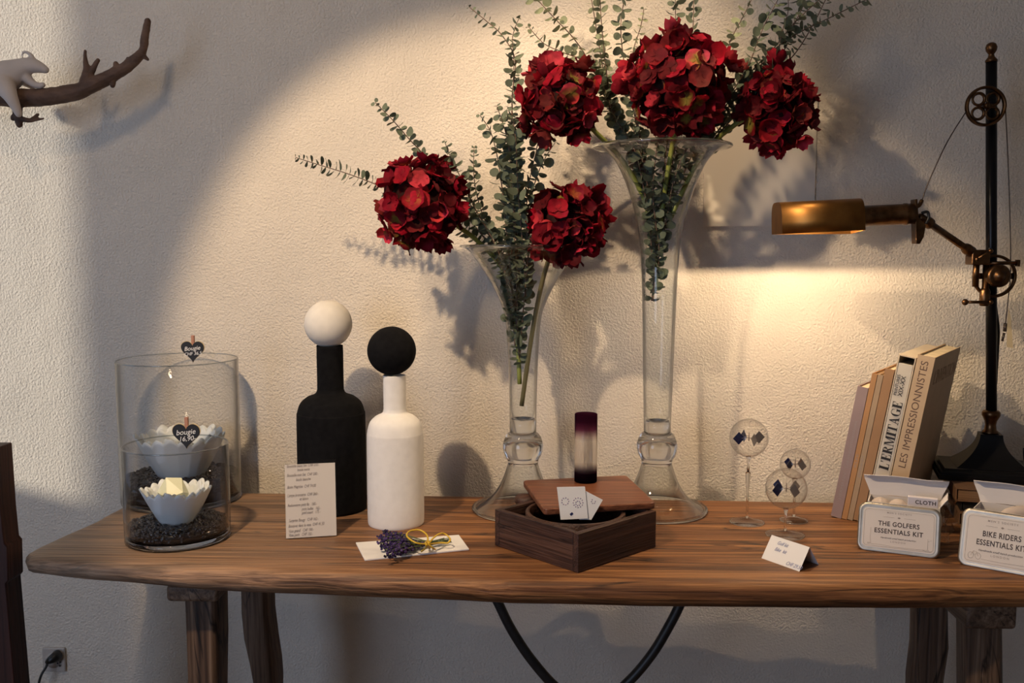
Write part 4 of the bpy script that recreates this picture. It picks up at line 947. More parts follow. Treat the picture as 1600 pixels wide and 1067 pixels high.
# high-contrast serif letters of the slipcased title
def didone(word, P3, u0, u1, v0, v1, parent):
    Wt, hl = 0.26, 0.055
    def q(a, b, c_, d): return [(a, b), (c_, b), (c_, d), (a, d)]
    def stem(x, w=0.25): return [q(x, 0, x + w, 1), q(x - 0.09, 0, x + w + 0.09, hl), q(x - 0.09, 1 - hl, x + w + 0.09, 1)]
    def arc(cx, cy, rx, ry, a0, a1, thick):
        r_ = []; n_ = 14
        for i in range(n_):
            A0 = a0 + (a1 - a0) * i / n_; A1 = a0 + (a1 - a0) * (i + 1) / n_
            def pt(A, o_): 
                tk = hl + (thick - hl) * abs(math.cos(A)) ** 1.5
                return (cx + (rx - (tk if o_ else 0)) * math.cos(A), cy + (ry - (hl if o_ else 0)) * math.sin(A))
            r_.append([pt(A0, 0), pt(A1, 0), pt(A1, 1), pt(A0, 1)])
        return r_
    G = {
     'L': (0.72, stem(0.10) + [q(0.1, 0, 0.68, hl), [(0.58, 0), (0.68, 0), (0.68, 0.34), (0.65, 0.34)]]),
     "'": (0.26, [[(0.06, 0.98), (0.2, 0.98), (0.13, 0.68), (0.09, 0.68)]]),
     'E': (0.76, stem(0.10) + [q(0.1, 0, 0.68, hl), q(0.1, 1 - hl, 0.66, 1), q(0.3, 0.48, 0.52, 0.48 + hl), [(0.58, 0), (0.68, 0), (0.68, 0.34), (0.65, 0.34)], [(0.56, 1), (0.66, 1), (0.66, 0.68), (0.63, 0.68)], q(0.49, 0.36, 0.53, 0.66)]),
     'R': (0.84, stem(0.10) + arc(0.36, 0.75, 0.33, 0.25, -1.57, 1.57, 0.19) + [[(0.34, 0.5), (0.52, 0.5), (0.72, 0.06), (0.84, 0.0), (0.6, 0.0)]]),
     'M': (1.08, [q(0.12, 0, 0.12 + hl, 1), q(0.02, 0, 0.26, hl), q(0.02, 1 - hl, 0.3, 1), [(0.12, 1), (0.33, 1), (0.58, 0.12), (0.50, 0)], [(0.50, 0), (0.56, 0), (0.84, 1), (0.78, 1)]] + [q(0.78, 0, 0.98, 1), q(0.7, 0, 1.06, hl), q(0.78, 1 - hl, 1.06, 1)]),
     'I': (0.42, stem(0.10)),
     'T': (0.80, [q(0.30, 0, 0.50, 1), q(0.21, 0, 0.59, hl), q(0.04, 1 - hl, 0.76, 1), [(0.04, 1), (0.12, 1), (0.07, 0.66), (0.04, 0.66)], [(0.68, 1), (0.76, 1), (0.76, 0.66), (0.73, 0.66)]]),
     'A': (0.88, [[(0.14, 0), (0.19, 0), (0.46, 1), (0.40, 1)], [(0.55, 0), (0.77, 0), (0.46, 1), (0.36, 0.95)], q(0.05, 0, 0.3, hl), q(0.47, 0, 0.86, hl), q(0.24, 0.30, 0.62, 0.30 + hl)]),
     'G': (0.88, arc(0.45, 0.5, 0.40, 0.5, 0.9, 5.2, 0.21) + [q(0.60, 0.06, 0.79, 0.42), q(0.52, 0.40, 0.86, 0.40 + hl), q(0.70, 0.68, 0.74, 0.95)]),
    }
    tot = sum(G[ch][0] for ch in word); mb = MB(); x = 0; nd = -wdir
    for ch in word:
        adv, polys = G[ch]
        for p in polys:
            P_ = [P3(u1 - (u1 - u0) * yy_, v0 + (v1 - v0) * (x + xx_ + 0.18 * yy_ * 0) / tot, -0.0002) for xx_, yy_ in p]
            mb.prism(P_, nd * 0.0002)
        x += adv
    mb.build('spine_title', M_inkblack, parent)
o0_, t_5, H5, P5, e5 = o5
didone("L'ERMITAGE", P5, t_5 * 0.24, t_5 * 0.80, H5 * 0.325, H5 * 0.735, e5)
o0_, t_6, H6, P6, e6 = o6
text('cover_title', "L'INVENTION", 0.040, P6(t_6 + 0.0002, H6 * 0.87, 0.03), wdir, hdir, mat('cover_print', (0.27, 0.18, 0.11), 0.6), e6, 'LEFT', sx=0.85, bold=0.004)

# ------------------------------------------------------------------ stack under the lamp
ROT = R(-15); RU = V((math.cos(ROT), math.sin(ROT), 0)); RV = V((-RU.y, RU.x, 0)); RQ = Matrix(((RU.x, RV.x, 0), (RU.y, RV.y, 0), (0, 0, 1)))
def flatbook(A, z0, h, cov, label, xw=0.34, dy=0.15, pages=True):
    A = V((A[0], A[1], z0)); e = empty('flat_book', A, label, 'book', 'large books lying flat under the lamp')
    def bx(mb, x, y, z, sx, sy, sz): mb.box(A + RU * x + RV * y + V((0, 0, z)), (sx, sy, sz), RQ); return mb
    mb = MB(); ct = 0.0025
    bx(mb, xw / 2, dy / 2, ct / 2, xw, dy, ct); bx(mb, xw / 2, dy / 2, h - ct / 2, xw, dy, ct); bx(mb, ct / 2, dy / 2, h / 2, ct, dy, h - 2 * ct - 0.0004)
    mb.build('cover', cov, e)
    bx(MB(), xw / 2 + 0.001, dy / 2, h / 2, xw - 0.008, dy - 0.006, h - 2 * ct - 0.0006).build('pages', pages, e)
M_pagesd = noisy('brown_page_edges', (0.16, 0.085, 0.04), (0.34, 0.20, 0.11), 1.0, 0.7, 0.2, 0.001, stretch=(2, 2, 260))
M_gapshade = mat('gap_shade_black', (0.008, 0.007, 0.008), 0.6)
Z2 = TZ + 0.073
flatbook((0.805, -0.285), TZ + 0.0003, 0.0255, bookmat('brown_cloth', (0.20, 0.11, 0.06)), 'bottom book of the flat stack under the brass lamp', pages=M_pagesd)
flatbook((0.812, -0.275), TZ + 0.0261, 0.0202, M_gapshade, 'black middle layer of the flat stack, painted as the shaded gap between the books', pages=M_gapshade)  # black slab stands in for the shadowed recess between the brown books
flatbook((0.800, -0.278), TZ + 0.0466, Z2 - TZ - 0.0468, bookmat('brown_board', (0.24, 0.13, 0.07)), 'top brown book of the flat stack, directly beneath the lamp base', pages=M_pagesd, dy=0.17)

# ------------------------------------------------------------------ brass pulley lamp
ld = 0.145; LY = -0.172; LX = Y(1549, 640, LY).x; lw = 0.205
LC = V((LX, LY, Z2)); lamp = empty('pulley_lamp', LC, 'antique brass pulley lamp on a black pole, its shade reaching left', 'lamp')
def rect_loft(rows, name, m, par, bevel=0.0):
    mb = MB(); vs = []
    for (hx, hy, z) in rows:
        vs += [V((LX, LY, z)) + RU * (a_ * hx) + RV * (b_ * hy) for a_, b_ in ((-1, -1), (1, -1), (1, 1), (-1, 1))]
    fs = [(3, 2, 1, 0)]
    for j in range(len(rows) - 1):
        for i in range(4): fs.append((j * 4 + i, j * 4 + (i + 1) % 4, j * 4 + 4 + (i + 1) % 4, j * 4 + 4 + i))
    k = (len(rows) - 1) * 4; fs.append((k, k + 1, k + 2, k + 3)); mb.add(vs, fs); return mb.build(name, m, par, bevel=bevel)
zb0 = Z2 + 0.0005
ztop = HZ(LC, 677)
hx, hy = lw / 2, ld / 2
rect_loft([(hx, hy, zb0), (hx, hy, zb0 + 0.010), (hx - .003, hy - .003, zb0 + 0.0105), (hx - 0.003, hy - 0.003, zb0 + 0.016), (hx - 0.008, hy - 0.006, zb0 + 0.017), (hx - 0.012, hy - 0.010, zb0 + 0.022)], 'plinth', M_bbase, lamp, 0.001)
rows = []
for i in range(13):
    t = i / 12; f = (1 - t) ** 2.0
    rows.append((0.021 + (hx - 0.035 - 0.021) * f, 0.019 + (hy - 0.018 - 0.019) * f, zb0 + 0.022 + (ztop - zb0 - 0.022) * t))
rect_loft(rows, 'flared_base', M_bbase, lamp, 0.0006)
zf = HZ(LC, 641); za = ztop
rp_ = 8.1 / sc((LX, LY, 1.3))
k_ = 1 / sc((LX, LY, 1.0))
MB().lathe([(0, za), (12 * k_, za), (12 * k_, za + 0.004), (9 * k_, za + 0.008), (8 * k_, za + .018), (9 * k_, za + 0.026), (13.5 * k_, zf - 0.010), (13.5 * k_, zf - 0.004), (11 * k_, zf), (0, zf)], (LX, LY, 0), 32).build('lower_ferrule', M_bronze, lamp)
zp = HZ(LC, 97)
Ptop = Y(1549, 97, LY); Pbot = V((LX, LY, zf)); pax = (Ptop - Pbot); plen = pax.length; pax.normalize()
MB().lathe([(0, -0.002), (rp_, -0.002), (rp_, plen), (0, plen)], Pbot, 32, axis=pax).build('pole', M_bpole, lamp)
k_ = 1 / sc((LX, LY, 1.7))
ff = lambda py: HZ(LC, py)
MB().lathe([(a_ * k_, ff(y_) - zp) for a_, y_ in ((0, 97), (9, 97), (9, 94), (5, 89), (4, 85), (5.5, 83), (8, 79), (8.8, 74), (7, 69), (3.5, 66.5), (0, 66))], Ptop, 32, axis=pax).build('finial', M_bronze, lamp)
# pulley wheel with four round openings
PY = LY - 0.022; pw = Y(1540, 166, PY); kk = 1 / sc(pw); Rw = 31 * kk
wh = MB()
wh.lathe([(Rw * 0.86, -0.003), (Rw * 0.98, -0.006), (Rw, -0.004), (Rw * 0.93, 0.0), (Rw, 0.004), (Rw * 0.98, 0.006), (Rw * 0.86, 0.003)], pw, 64, axis=(0, -1, 0), close=True)
for q in range(4):
    a = math.pi / 4 + q * math.pi / 2; cc_ = pw + V((math.cos(a), 0, math.sin(a))) * Rw * 0.50
    ro = Rw * 0.335; wh.lathe([(ro - 0.0045, -0.0015), (ro + 0.001, -0.0015), (ro + 0.001, 0.0015), (ro - 0.0022, 0.0015)], cc_, 32, axis=(0, -1, 0), close=True)
wh.lathe([(0, -0.008), (0.006, -0.008), (0.006, 0.010), (0.003, 0.012), (0, 0.012)], pw, 20, axis=(0, -1, 0))
whl = wh.build('pulley_wheel', M_bronze, lamp)
MB().tube([pw, V((pw.x, LY, pw.z)), V((Ptop.x, LY, pw.z))], 0.004, 10).build('wheel_axle', M_bronze, whl)
# shade and handle (long axis in x)
SY = LY - 0.10
sl, sr2 = Y(1214, 341, SY), Y(1340, 335, SY); ks = 1 / sc(sr2)
axs = (sr2 - sl).normalized(); upn = V((-axs.z, 0, axs.x)); hS = 50 * ks
outer = []
for i in range(25):
    t = math.pi * i / 24; cq = math.cos(t); outer.append((-math.copysign(abs(cq) ** 0.5, cq) * 0.042, (max(0, math.sin(t)) ** 0.5) * hS * 0.98 - hS * 0.5))
def ring_at(o_, sc_): return [o_ + V((0, 1, 0)) * (u * sc_) + upn * (v - (1 - sc_) * 0) for u, v in outer]
mb = MB(); r0_ = ring_at(sl, 1); r1_ = ring_at(sr2, 1); r1_ = [p - upn * (0.006 if p.y > SY + 0.01 else 0) for p in r1_]; k = len(r0_)
vs = r0_ + r1_; fs = [(i, i + 1, k + i + 1, k + i) for i in range(k - 1)] + [tuple(range(k))[::-1], tuple(range(k, 2 * k))]
mb.add(vs, fs, 0, True)
sh = mb.build('shade', M_brass, lamp); so_ = sh.modifiers.new('solid', 'SOLIDIFY'); so_.thickness = 0.0018; so_.offset = 0
for pz in sh.data.polygons:
    if len(pz.vertices) > 4: pz.use_smooth = False
M_brassin = mat('polished_brass_inside', (0.8, 0.55, 0.25), 0.3, 1.0)
h0, h1 = Y(1337, 338, SY), Y(1427, 334, SY)
hd_ = (h1 - h0).normalized(); hl_ = (h1 - h0).length; rh = 16 * ks
MB().lathe([(0, 0), (rh * 1.12, 0), (rh * 1.12, 0.004), (rh, 0.006), (rh, hl_ - 0.020), (rh * 1.06, hl_ - 0.018), (rh * 1.06, hl_ - 0.012), (rh, hl_ - 0.010), (rh, hl_), (0, hl_)], h0, 40, axis=hd_).build('socket_housing', M_bronze, lamp)
e0 = Y(1429, 335, SY)
pl_ = [Y(1426, 312, SY), Y(1430, 311, SY), Y(1432, 340, SY), Y(1443, 352, SY), Y(1440, 370, SY), Y(1434, 381, SY), Y(1428, 381, SY), Y(1427, 350, SY)]
MB().prism([p - V((0, 0.012, 0)) for p in pl_], V((0, 0.024, 0))).build('end_plate', M_bronze, lamp, bevel=0.001)
MB().tube(spline([Y(1429, 323, SY), Y(1436, 321, SY), Y(1441, 312, SY)], 4), [0.004] * 8 + [0.003], 8).build('wire_hook', M_bronze, lamp)
a0, a1 = Y(1436, 338, SY), Y(1518, 394, LY - 0.03)
ad_ = (a1 - a0).normalized(); al = (a1 - a0).length
MB().lathe([(0, 0), (0.006, 0), (0.008, 0.006), (0.008, 0.022), (0.011, 0.026), (0.011, 0.034), (0.0068, 0.036), (0.0068, al - 0.022), (0.010, al - 0.020), (0.011, al - 0.014), (0.011, al), (0, al)], a0, 24, axis=ad_).build('swing_arm', M_bronze, lamp)
MB().tube(spline([Y(1440, 333, SY), Y(1449, 331, SY), Y(1451, 340, SY), Y(1446, 350, SY)], 5), 0.0028, 8).build('lamp_flex', M_blackplastic, lamp)
# joint: clamp block, ring, counter disc, screws
jc = Y(1529, 402, LY - 0.03)
MB().box(jc + V((0, 0.004, 0)), (0.036, 0.034, 0.030)).build('clamp_block', M_bronze, lamp, bevel=0.003); clamp = lamp.children[-1]
rg = Y(1547, 431, LY); kr = 1 / sc(rg)
MB().lathe([(29 * kr, -0.004), (33 * kr, -0.004), (33.5 * kr, 0), (33 * kr, 0.004), (29 * kr, 0.004)], rg + V((0, -0.018, 0)), 56, axis=(0, -1, 0), close=True).build('guide_ring', M_bronze, lamp); gring = lamp.children[-1]
MB().box(rg + V((0, -0.014, 0)), (58 * kr, 0.006, 0.012)).build('ring_bar', M_bronze, gring, bevel=0.001)
dc = Y(1560, 431, LY - 0.040)
MB().lathe([(0, -0.02), (15 * kr, -0.018), (17.5 * kr, -0.004), (17.5 * kr, 0.004), (14.5 * kr, 0.008), (10 * kr, 0.006), (8 * kr, 0.010), (4 * kr, 0.014), (0, 0.015)], dc, 40, axis=(0, -1, 0)).build('clamp_knob', M_bronze, lamp)
v0, v1 = Y(1538, 478, LY - 0.022), Y(1534, 412, LY - 0.022)
vd = V((0, 0, 1)); 
MB().lathe([(0, 0), (0.0085, 0), (0.010, 0.003), (0.010, 0.030), (0.008, 0.034), (0.0065, 0.036), (0.0065, v1.z - v0.z), (0, v1.z - v0.z)], v0, 24).build('clamp_tube', M_bronze, lamp)
MB().lathe([(0, 0), (0.0062, 0), (0.0062, 0.055), (0, 0.055)], Y(1524, 448, LY - 0.024), 20).build('clamp_post', M_bronze, lamp)
s0, s1 = Y(1508, 472, LY - 0.03), Y(1548, 472, LY - 0.03)
mb = MB().tube([s0, s1], 0.003, 10); mb.sphere(s0, 0.0065, 16); mb.sphere(s1, 0.005, 16); mb.build('thumb_screw', M_bronze, clamp)
s0, s1 = Y(1545, 411, LY - 0.03), Y(1590, 411, LY - 0.03)
mb = MB().tube([s0, s1], 0.0036, 10); mb.box(s1, (0.005, 0.011, 0.013)); mb.build('side_screw', M_bronze, clamp)
s0, s1 = Y(1527, 405, LY - 0.05), Y(1548, 392, LY - 0.05)
mb = MB().tube([s0, s1], 0.0028, 10); mb.sphere(s0, 0.0042, 12); mb.sphere(s1, 0.0048, 12); mb.build('wing_screw', M_bronze, clamp)
# pulley cables and counter hook
w0 = Y(1441, 312, SY); w1 = Y(1511, 172, PY)
MB().tube(spline([w0, Y(1452, 282, SY), Y(1480, 222, SY), w1], 5), 0.0011, 6).build('left_cable', M_wire, lamp)
MB().tube(spline([Y(1570.5, 160, PY), Y(1575, 250, LY), Y(1578, 340, LY), Y(1579, 420, LY), Y(1575, 470, LY), Y(1571, 505, LY)], 5), 0.0011, 6).build('right_cable', M_wire, lamp)
mb = MB(); mb.tube([Y(1571, 505, LY), Y(1570, 518, LY)], 0.0035, 8); mb.tube([Y(1569, 520, LY), Y(1566, 533, LY)], 0.0025, 8); mb.sphere(Y(1571, 508, LY), 0.0045, 10); mb.build('cable_hook', M_wire, lamp)
MB().tube(spline([Y(1556, 480, LY + .012), Y(1560, 515, LY + .012), Y(1559, 545, LY + .014), Y(1556, 600, LY + .014)], 5), 0.0028, 8).build('pole_flex', M_blackplastic, lamp)
yb = -0.05
MB().tube(spline([Y(1600, 700, yb), Y(1600, 800, yb), Y(1560, 900, -0.09), Y(1496, 950, -0.22), Y(1499, 970, -0.23), Y(1503, 990, -0.23), Y(1511, 1010, -0.23), Y(1530, 1040, -0.23), Y(1570, 1200, -0.2)], 6), 0.0026, 8).build('cord', M_blackplastic, lamp)
# bulb in the shade
bp = (sl + sr2) / 2 + upn * (-hS * 0.5 + 0.026) + axs * -0.005
M_bulb = bpy.data.materials.new('bulb_glow'); M_bulb.use_nodes = True; b_ = M_bulb.node_tree.nodes['Principled BSDF']
b_.inputs['Emission Color'].default_value = (1, 0.62, 0.3, 1); b_.inputs['Emission Strength'].default_value = 6.0; b_.inputs['Base Color'].default_value = (0.8, 0.7, 0.6, 1)
MB().tube([bp + axs * 0.05, bp + axs * 0.025, bp - axs * 0.01, bp - axs * 0.035], [0.007, 0.010, 0.011, 0.006], 14).build('bulb', M_bulb, sh)
light('lamp_bulb_light', 'POINT', bp - upn * 0.0145 - axs * 0.01, 6.8, (1.0, 0.74, 0.46), shadow_soft_size=0.0022)
# paper tag on the pole
tg = [Y(1576, 481, LY - .004), Y(1580, 500, LY - .004), Y(1583, 544, LY - .004), Y(1573, 542, LY - .004), Y(1574, 500, LY - .004)]
o = MB().prism(tg, V((0, 0.0006, 0))).build('price_tag', M_tagp, origin=tg[0]); tag(o, 'narrow cream paper tag hanging beside the lamp pole', 'tag')

# ------------------------------------------------------------------ gift tins
def tin(corn, label, head, toppy, deco, leanb=16):
    """corn: bottom-left and bottom-right of the standing face"""
    A, B = T(*corn[0]), T(*corn[1]); x = (B - A).normalized(); bk = V((0, 0, 1)).cross(x).normalized()
    ln = R(leanb); u = (V((0, 0, 1)) * math.cos(ln) + bk * math.sin(ln)); nf_ = x.cross(u).normalized()
    w = (B - A).length
    TLp = PL(corn[2][0], corn[2][1], A, nf_); h = (TLp - A).dot(u)
    e = empty('gift_tin', (A + B) / 2, label, 'tin', 'gift tins')
    def rr2(ins, rad, d, n_=8):
        P_ = []
        for (cx_, cy_, a0) in ((w - ins - rad, h - ins - rad, 0), (ins + rad, h - ins - rad, 90), (ins + rad, ins + rad, 180), (w - ins - rad, ins + rad, 270)):
            for k in range(n_ + 1):
                a = R(a0 + 90 * k / n_); P_.append(A + x * (cx_ + rad * math.cos(a)) + u * (cy_ + rad * math.sin(a)) + nf_ * d)
        return P_
    def loft(rows, name, m):
        mb = MB(); vs = [p for r_ in rows for p in r_]; k = len(rows[0]); fs = []
        for j in range(len(rows) - 1):
            for i in range(k): fs.append((j * k + i, j * k + (i + 1) % k, (j + 1) * k + (i + 1) % k, (j + 1) * k + i))
        mb.add(vs, fs, 0, True); mb.add(rows[0], [tuple(range(k))[::-1]]); mb.add(rows[-1], [tuple(range(k))]); return mb.build(name, m, e)
    r_ = 0.014
    loft([rr2(0.001, r_, -0.024), rr2(0, r_, -0.022), rr2(0, r_, -0.0125), rr2(0.0012, r_, -0.012)], 'tin_base', M_tin)
    loft([rr2(-0.0008, r_, -0.0120), rr2(-0.0012, r_, -0.0115), rr2(-0.0012, r_, -0.002), rr2(0.0, r_, 0.0005), rr2(0.002, r_ - 0.002, 0.0012), rr2(0.005, r_ - 0.004, 0.0006)], 'tin_lid', M_tin)
    loft([rr2(0.0072, 0.008, 0.0006), rr2(0.0072, 0.008, 0.0010)], 'label_sheet', M_label); e0_ = e; e = e.children[-1]
    ln_ = MB()
    for (i0, rd) in ((0.0100, 0.006),):
        P_ = rr2(i0, rd, 0.00105); ln_.tube(P_ + [P_[0]], 0.00022, 4)
    def at(uu, vv, d=0.0011): return A + x * (w * uu) + u * (h * vv) + nf_ * d
    ln_.tube([at(0.30, 0.745), at(0.44, 0.745)], 0.00018, 4); ln_.tube([at(0.56, 0.745), at(0.70, 0.745)], 0.00018, 4)
    for s_ in deco: ln_.tube([at(a, b) for a, b in s_], 0.00022, 4)
    ln_.build('printed_lines', M_tinline, e)
    MB().prism([at(0.5, 0.765), at(0.478, 0.745), at(0.5, 0.725), at(0.522, 0.745)], nf_ * 0.0001).build('printed_emblem', M_tinline, e)
    text('small_print', "MEN'S SOCIETY", h * 0.052, at(0.5, 0.835), x, u, M_tinline, e, space=1.4, bold=.006)
    text('printed_title', head[0], h * 0.135, at(0.5, 0.60), x, u, M_tinink, e, bold=0.022, space=1.1, fit=w * (0.505 if head[0][0] == 'T' else 0.46))
    text('printed_title', head[1], h * 0.135, at(0.5, 0.445), x, u, M_tinink, e, bold=0.022, space=1.1, fit=w * 0.595)
    text('small_print', 'Handmade small batch production', h * 0.05, at(0.5, 0.31), x, u, M_tinink, e, shear=0.3)
    text('small_print', 'LONDON', h * 0.052, at(0.5, 0.24), x, u, M_tinline, e, space=1.5)
    return A, B, x, u, nf_, w, h, bk, e0_
d1 = [[(0.16, 0.50), (0.155, 0.30), (0.165, 0.165), (0.13, 0.150), (0.125, 0.175), (0.16, 0.18)], [(0.17, 0.155), (0.30, 0.16), (0.45, 0.14), (0.70, 0.145), (0.88, 0.15)], [(0.86, 0.16), (0.86, 0.38), (0.91, 0.36), (0.86, 0.33)], [(0.80, 0.145), (0.84, 0.125), (0.90, 0.13), (0.92, 0.15)]]
A1, B1, x1_, u1_, n1_, w1_, h1_, bk1, _ = tin([(1339, 858), (1467, 874), (1352, 785)], 'silver tin lettered THE GOLFERS ESSENTIALS KIT, leaning back on the table', ('THE GOLFERS', 'ESSENTIALS KIT'), 0, d1)
circ = lambda cx_, cy_, r_: [(cx_ + r_ * 0.62 * math.cos(a), cy_ + r_ * math.sin(a)) for a in [k * 0.5236 for k in range(13)]]
d2 = [circ(0.15, 0.20, 0.055), circ(0.24, 0.20, 0.055), [(0.15, 0.20), (0.18, 0.28), (0.22, 0.27), (0.24, 0.20)], [(0.18, 0.28), (0.19, 0.20), (0.22, 0.27)], [(0.28, 0.16), (0.5, 0.15), (0.8, 0.16)]]
A2, B2, x2_, u2_, n2_, w2_, h2_, bk2, _ = tin([(1496, 881), (1627, 905), (1512, 794)], 'silver tin lettered BIKE RIDERS ESSENTIALS KIT, cut by the right edge', ('BIKE RIDERS', 'ESSENTIALS KIT'), 0, d2)
def carton(A, B, x, bk, u, w, h, label, pxs, cat, group, cloth):
    """open white carton standing behind the tin, its flap folded up"""
    off = bk * 0.045; o0 = A + off + x * 0.012; W_ = w - 0.014; D_ = 0.058; Hh = h * 0.93
    e = empty('open_carton', o0, label, 'carton', group)
    def P3(a, b, z): return o0 + x * a + bk * b + V((0, 0, z))
    th = 0.0012; mb = MB()
    def slab(a0, a1, b0, b1, z0, z1): mb.hexa([P3(a, b, z) for z in (z0, z1) for b in (b0, b1) for a in (a0, a1)])
    slab(0, W_, 0, th, 0, Hh); slab(0, W_, D_ - th, D_, 0, Hh); slab(0, th, th, D_ - th, 0, Hh); slab(W_ - th, W_, th, D_ - th, 0, Hh); slab(th, W_ - th, th, D_ - th, 0, th)
    mb.build('carton_body', M_carton, e)
    # back flap, rising and flaring, with its tuck folded forward
    mb = MB(); rows = []
    for (z, b, ex) in ((Hh, D_, 0.0), (Hh + 0.012, D_ + 0.002, 0.004), (Hh + 0.030, D_ + 0.004, 0.012), (Hh + 0.036, D_ + 0.002, 0.013), (Hh + 0.039, D_ - 0.012, 0.002)):
        rows.append([P3(-ex + (W_ + 2 * ex) * i / 8, b, z - 0.001 * math.cos(i)) for i in range(9)])
    vs = [p for r_ in rows for p in r_]; fs = [(j * 9 + i, j * 9 + i + 1, (j + 1) * 9 + i + 1, (j + 1) * 9 + i) for j in range(4) for i in range(8)]
    mb.add(vs, fs, 0, False); o = mb.build('top_flap', M_carton, e); s_ = o.modifiers.new('solid', 'SOLIDIFY'); s_.thickness = 0.001
    # side flap
    mb = MB(); mb.add([P3(W_, 0.004, Hh), P3(W_, D_ - 0.004, Hh), P3(W_ + 0.012, D_ - 0.006, Hh + 0.018), P3(W_ + 0.012, 0.012, Hh + 0.014)], [(0, 1, 2, 3)]); o = mb.build('side_flap', M_carton, e); s_ = o.modifiers.new('solid', 'SOLIDIFY'); s_.thickness = 0.001
    return e, P3, W_, D_, Hh
c_, P3a, Wa, Da, Ha = carton(A1, B1, x1_, bk1, u1_, w1_, h1_, 'open white carton with raised flap behind the golfers tin', None, 'carton', 'open cartons behind the tins', True)
pk = empty('cloth_packet', P3a(Wa * 0.75, 0.016, 0.003), 'pale folded cloth packet marked CLOTH, in the carton behind the golfers tin', 'cloth')
MB().box(P3a(Wa * 0.76, 0.016, (Ha + 0.014) / 2 + 0.002), (Wa * 0.42, 0.012, Ha + 0.010), Matrix(((x1_.x, bk1.x, 0), (x1_.y, bk1.y, 0), (0, 0, 1)))).build('folded_cloth', M_cloth, pk, bevel=0.002)
text('printed_title', 'CLOTH', 0.0098, P3a(Wa * 0.80, 0.0097, Ha + 0.005), x1_, V((0, 0, 1)), M_tinink, pk, bold=0.02, space=1.1)
for k_i, (a, lab) in enumerate(((0.17, 'left beige ball peeking out above the golfers tin'), (0.42, 'right beige ball peeking out above the golfers tin'))):
    p = P3a(Wa * a, 0.024, Ha - 0.016); o = MB().sphere(p, 0.0195, 28).build('golf_ball', M_ball, origin=p); tag(o, lab, 'ball', 'balls in the golf carton')
c_, P3b, Wb, Db, Hb = carton(A2, B2, x2_, bk2, u2_, w2_, h2_, 'open white carton with raised flap behind the bike riders tin', None, 'carton', 'open cartons behind the tins', False)
p = P3b(Wb * 0.62, 0.024, Hb - 0.012); o = MB().sphere(p, 0.022, 28, scale=(1.7, 0.8, 1)).build('rolled_pouch', M_ball, origin=p); tag(o, 'beige rolled pouch peeking out above the bike riders tin', 'pouch')
# crumpled cellophane between the tins
cp = T(1482, 850); cm = MB(); rnd = random.Random(9)
G_ = 9
for (cx0, cy0, w0, h0, dp) in ((1472, 856, 0.030, 0.075, 0.03),):
    vs = []; base_ = T(1478, 862) + V((0, 0.03, 0))
    for i in range(G_):
        for j in range(G_):
            vs.append(base_ + V((0.036 * i / (G_ - 1) + rnd.uniform(-.003, .003), 0.05 * (0.5 + rnd.uniform(-.35, .35)), 0.003 + 0.080 * j / (G_ - 1) + (0 if j == 0 else rnd.uniform(-.003, .003)))))
    cm.add(vs, [(i * G_ + j, (i + 1) * G_ + j, (i + 1) * G_ + j + 1, i * G_ + j + 1) for i in range(G_ - 1) for j in range(G_ - 1)], 0, False)
o = cm.build('cellophane_bag', M_cellophane, origin=T(1478, 862)); tag(o, 'crumpled clear cellophane bag standing between the two tins', 'bag')

# ------------------------------------------------------------------ branch and porcelain animal
yb = -0.155
def K(px, py, r_, dy=0.0): p = Y(px, py, yb + dy); return (p.x, p.y, p.z, 1.12 * r_ / sc(p))
def chain(mb, pts, n_=5, seg=12):
    s_ = spline([K(*q) for q in pts], n_); mb.tube([q[:3] for q in s_], [q[3] for q in s_], seg)
    for q in (s_[0], s_[-1]): mb.sphere(q[:3], q[3] * 0.98, 12)
br = MB()
chain(br, [(-130, 120, 15), (-60, 140, 15), (0, 150, 14), (28, 153, 13), (75, 151, 12), (120, 143, 11.5), (150, 130, 10.5), (190, 109, 8.5), (214, 91, 7.5), (224, 76, 5.5), (227, 55, 5.5), (231, 33, 4.5)])
chain(br, [(28, 152, 8), (27, 175, 6.5), (31, 195, 4.5)]); chain(br, [(27, 178, 5), (21, 184, 4)])
chain(br, [(28, 184, 4), (45, 188, 3.2), (68, 185, 1.6)]); chain(br, [(48, 187, 2.6), (59, 179, 2)])
chain(br, [(133, 132, 9), (137, 112, 7), (134, 98, 3.6), (133, 80, 2)]); chain(br, [(140, 116, 6), (147, 104, 4), (153, 94, 2.8)])
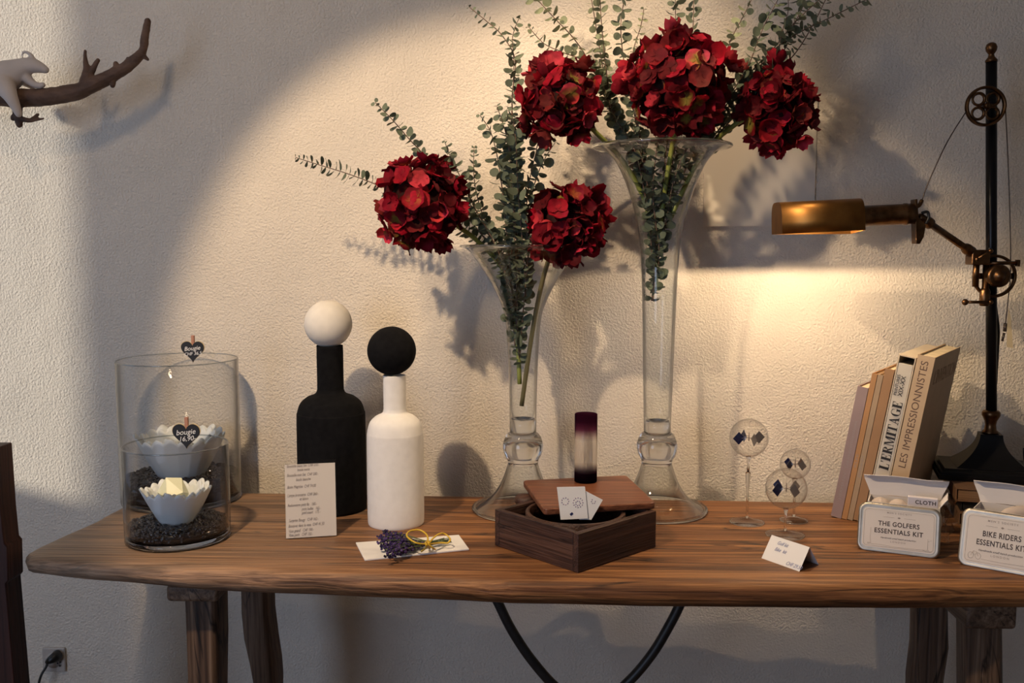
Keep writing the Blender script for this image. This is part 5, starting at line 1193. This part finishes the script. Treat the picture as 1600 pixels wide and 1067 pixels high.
chain(br, [(184, 112, 5), (181, 99, 3.8)]); chain(br, [(196, 106, 4), (201, 93, 3.4)]); chain(br, [(180, 118, 4), (192, 100, 3)]); chain(br, [(224, 88, 4), (231, 93, 2.2)]); chain(br, [(176, 128, 4), (176, 134, 3.2)])
o = br.build('driftwood_branch', M_bark, origin=Y(28, 153, yb))
rm = o.modifiers.new('remesh', 'REMESH'); rm.mode = 'VOXEL'; rm.voxel_size = 0.0018; rm.use_smooth_shade = True
tx = bpy.data.textures.new('bark', 'CLOUDS'); tx.noise_scale = 0.02; dm = o.modifiers.new('disp', 'DISPLACE'); dm.texture = tx; dm.strength = 0.004; dm.mid_level = 0.5
tag(o, 'knotty brown driftwood branch mounted high on the wall at the left edge', 'branch')
yb = -0.165
an = MB()
chain(an, [(-75, 150, 17), (-45, 138, 22), (-10, 128, 24), (15, 117, 21), (32, 108, 15), (44, 103, 11.5), (54, 103, 10), (64, 106, 7.5), (71, 109, 5.5)], 6, 20)
chain(an, [(48, 97, 5), (51, 92, 4), (47, 85, 3), (41, 81.5, 2.2), (36, 82, 1.8), (34, 87, 1.5)], 6, 10)
chain(an, [(34, 112, 10), (45, 125, 6.5), (54, 132, 5), (62, 134, 4.5), (67, 132.5, 4)], 6, 14)
chain(an, [(30, 122, 9, 0.03), (42, 131, 5, 0.04), (51, 136, 4, 0.045)], 6, 12)
chain(an, [(6, 132, 16, -.02), (16, 150, 10, -.03), (24, 166, 7, -.03), (29, 178, 5, -.03)], 6, 14)
chain(an, [(-70, 150, 16), (-85, 175, 10), (-78, 195, 7)], 6, 14)
an_o = an.build('animal_figurine', M_porc, origin=Y(20, 150, yb))
rm = an_o.modifiers.new('remesh', 'REMESH'); rm.mode = 'VOXEL'; rm.voxel_size = 0.0022; rm.use_smooth_shade = True
sm = an_o.modifiers.new('smooth', 'SMOOTH'); sm.iterations = 6; sm.factor = 0.5
tag(an_o, 'pale matt porcelain animal with a curled horn climbing over the branch, cut by left edge', 'figurine')
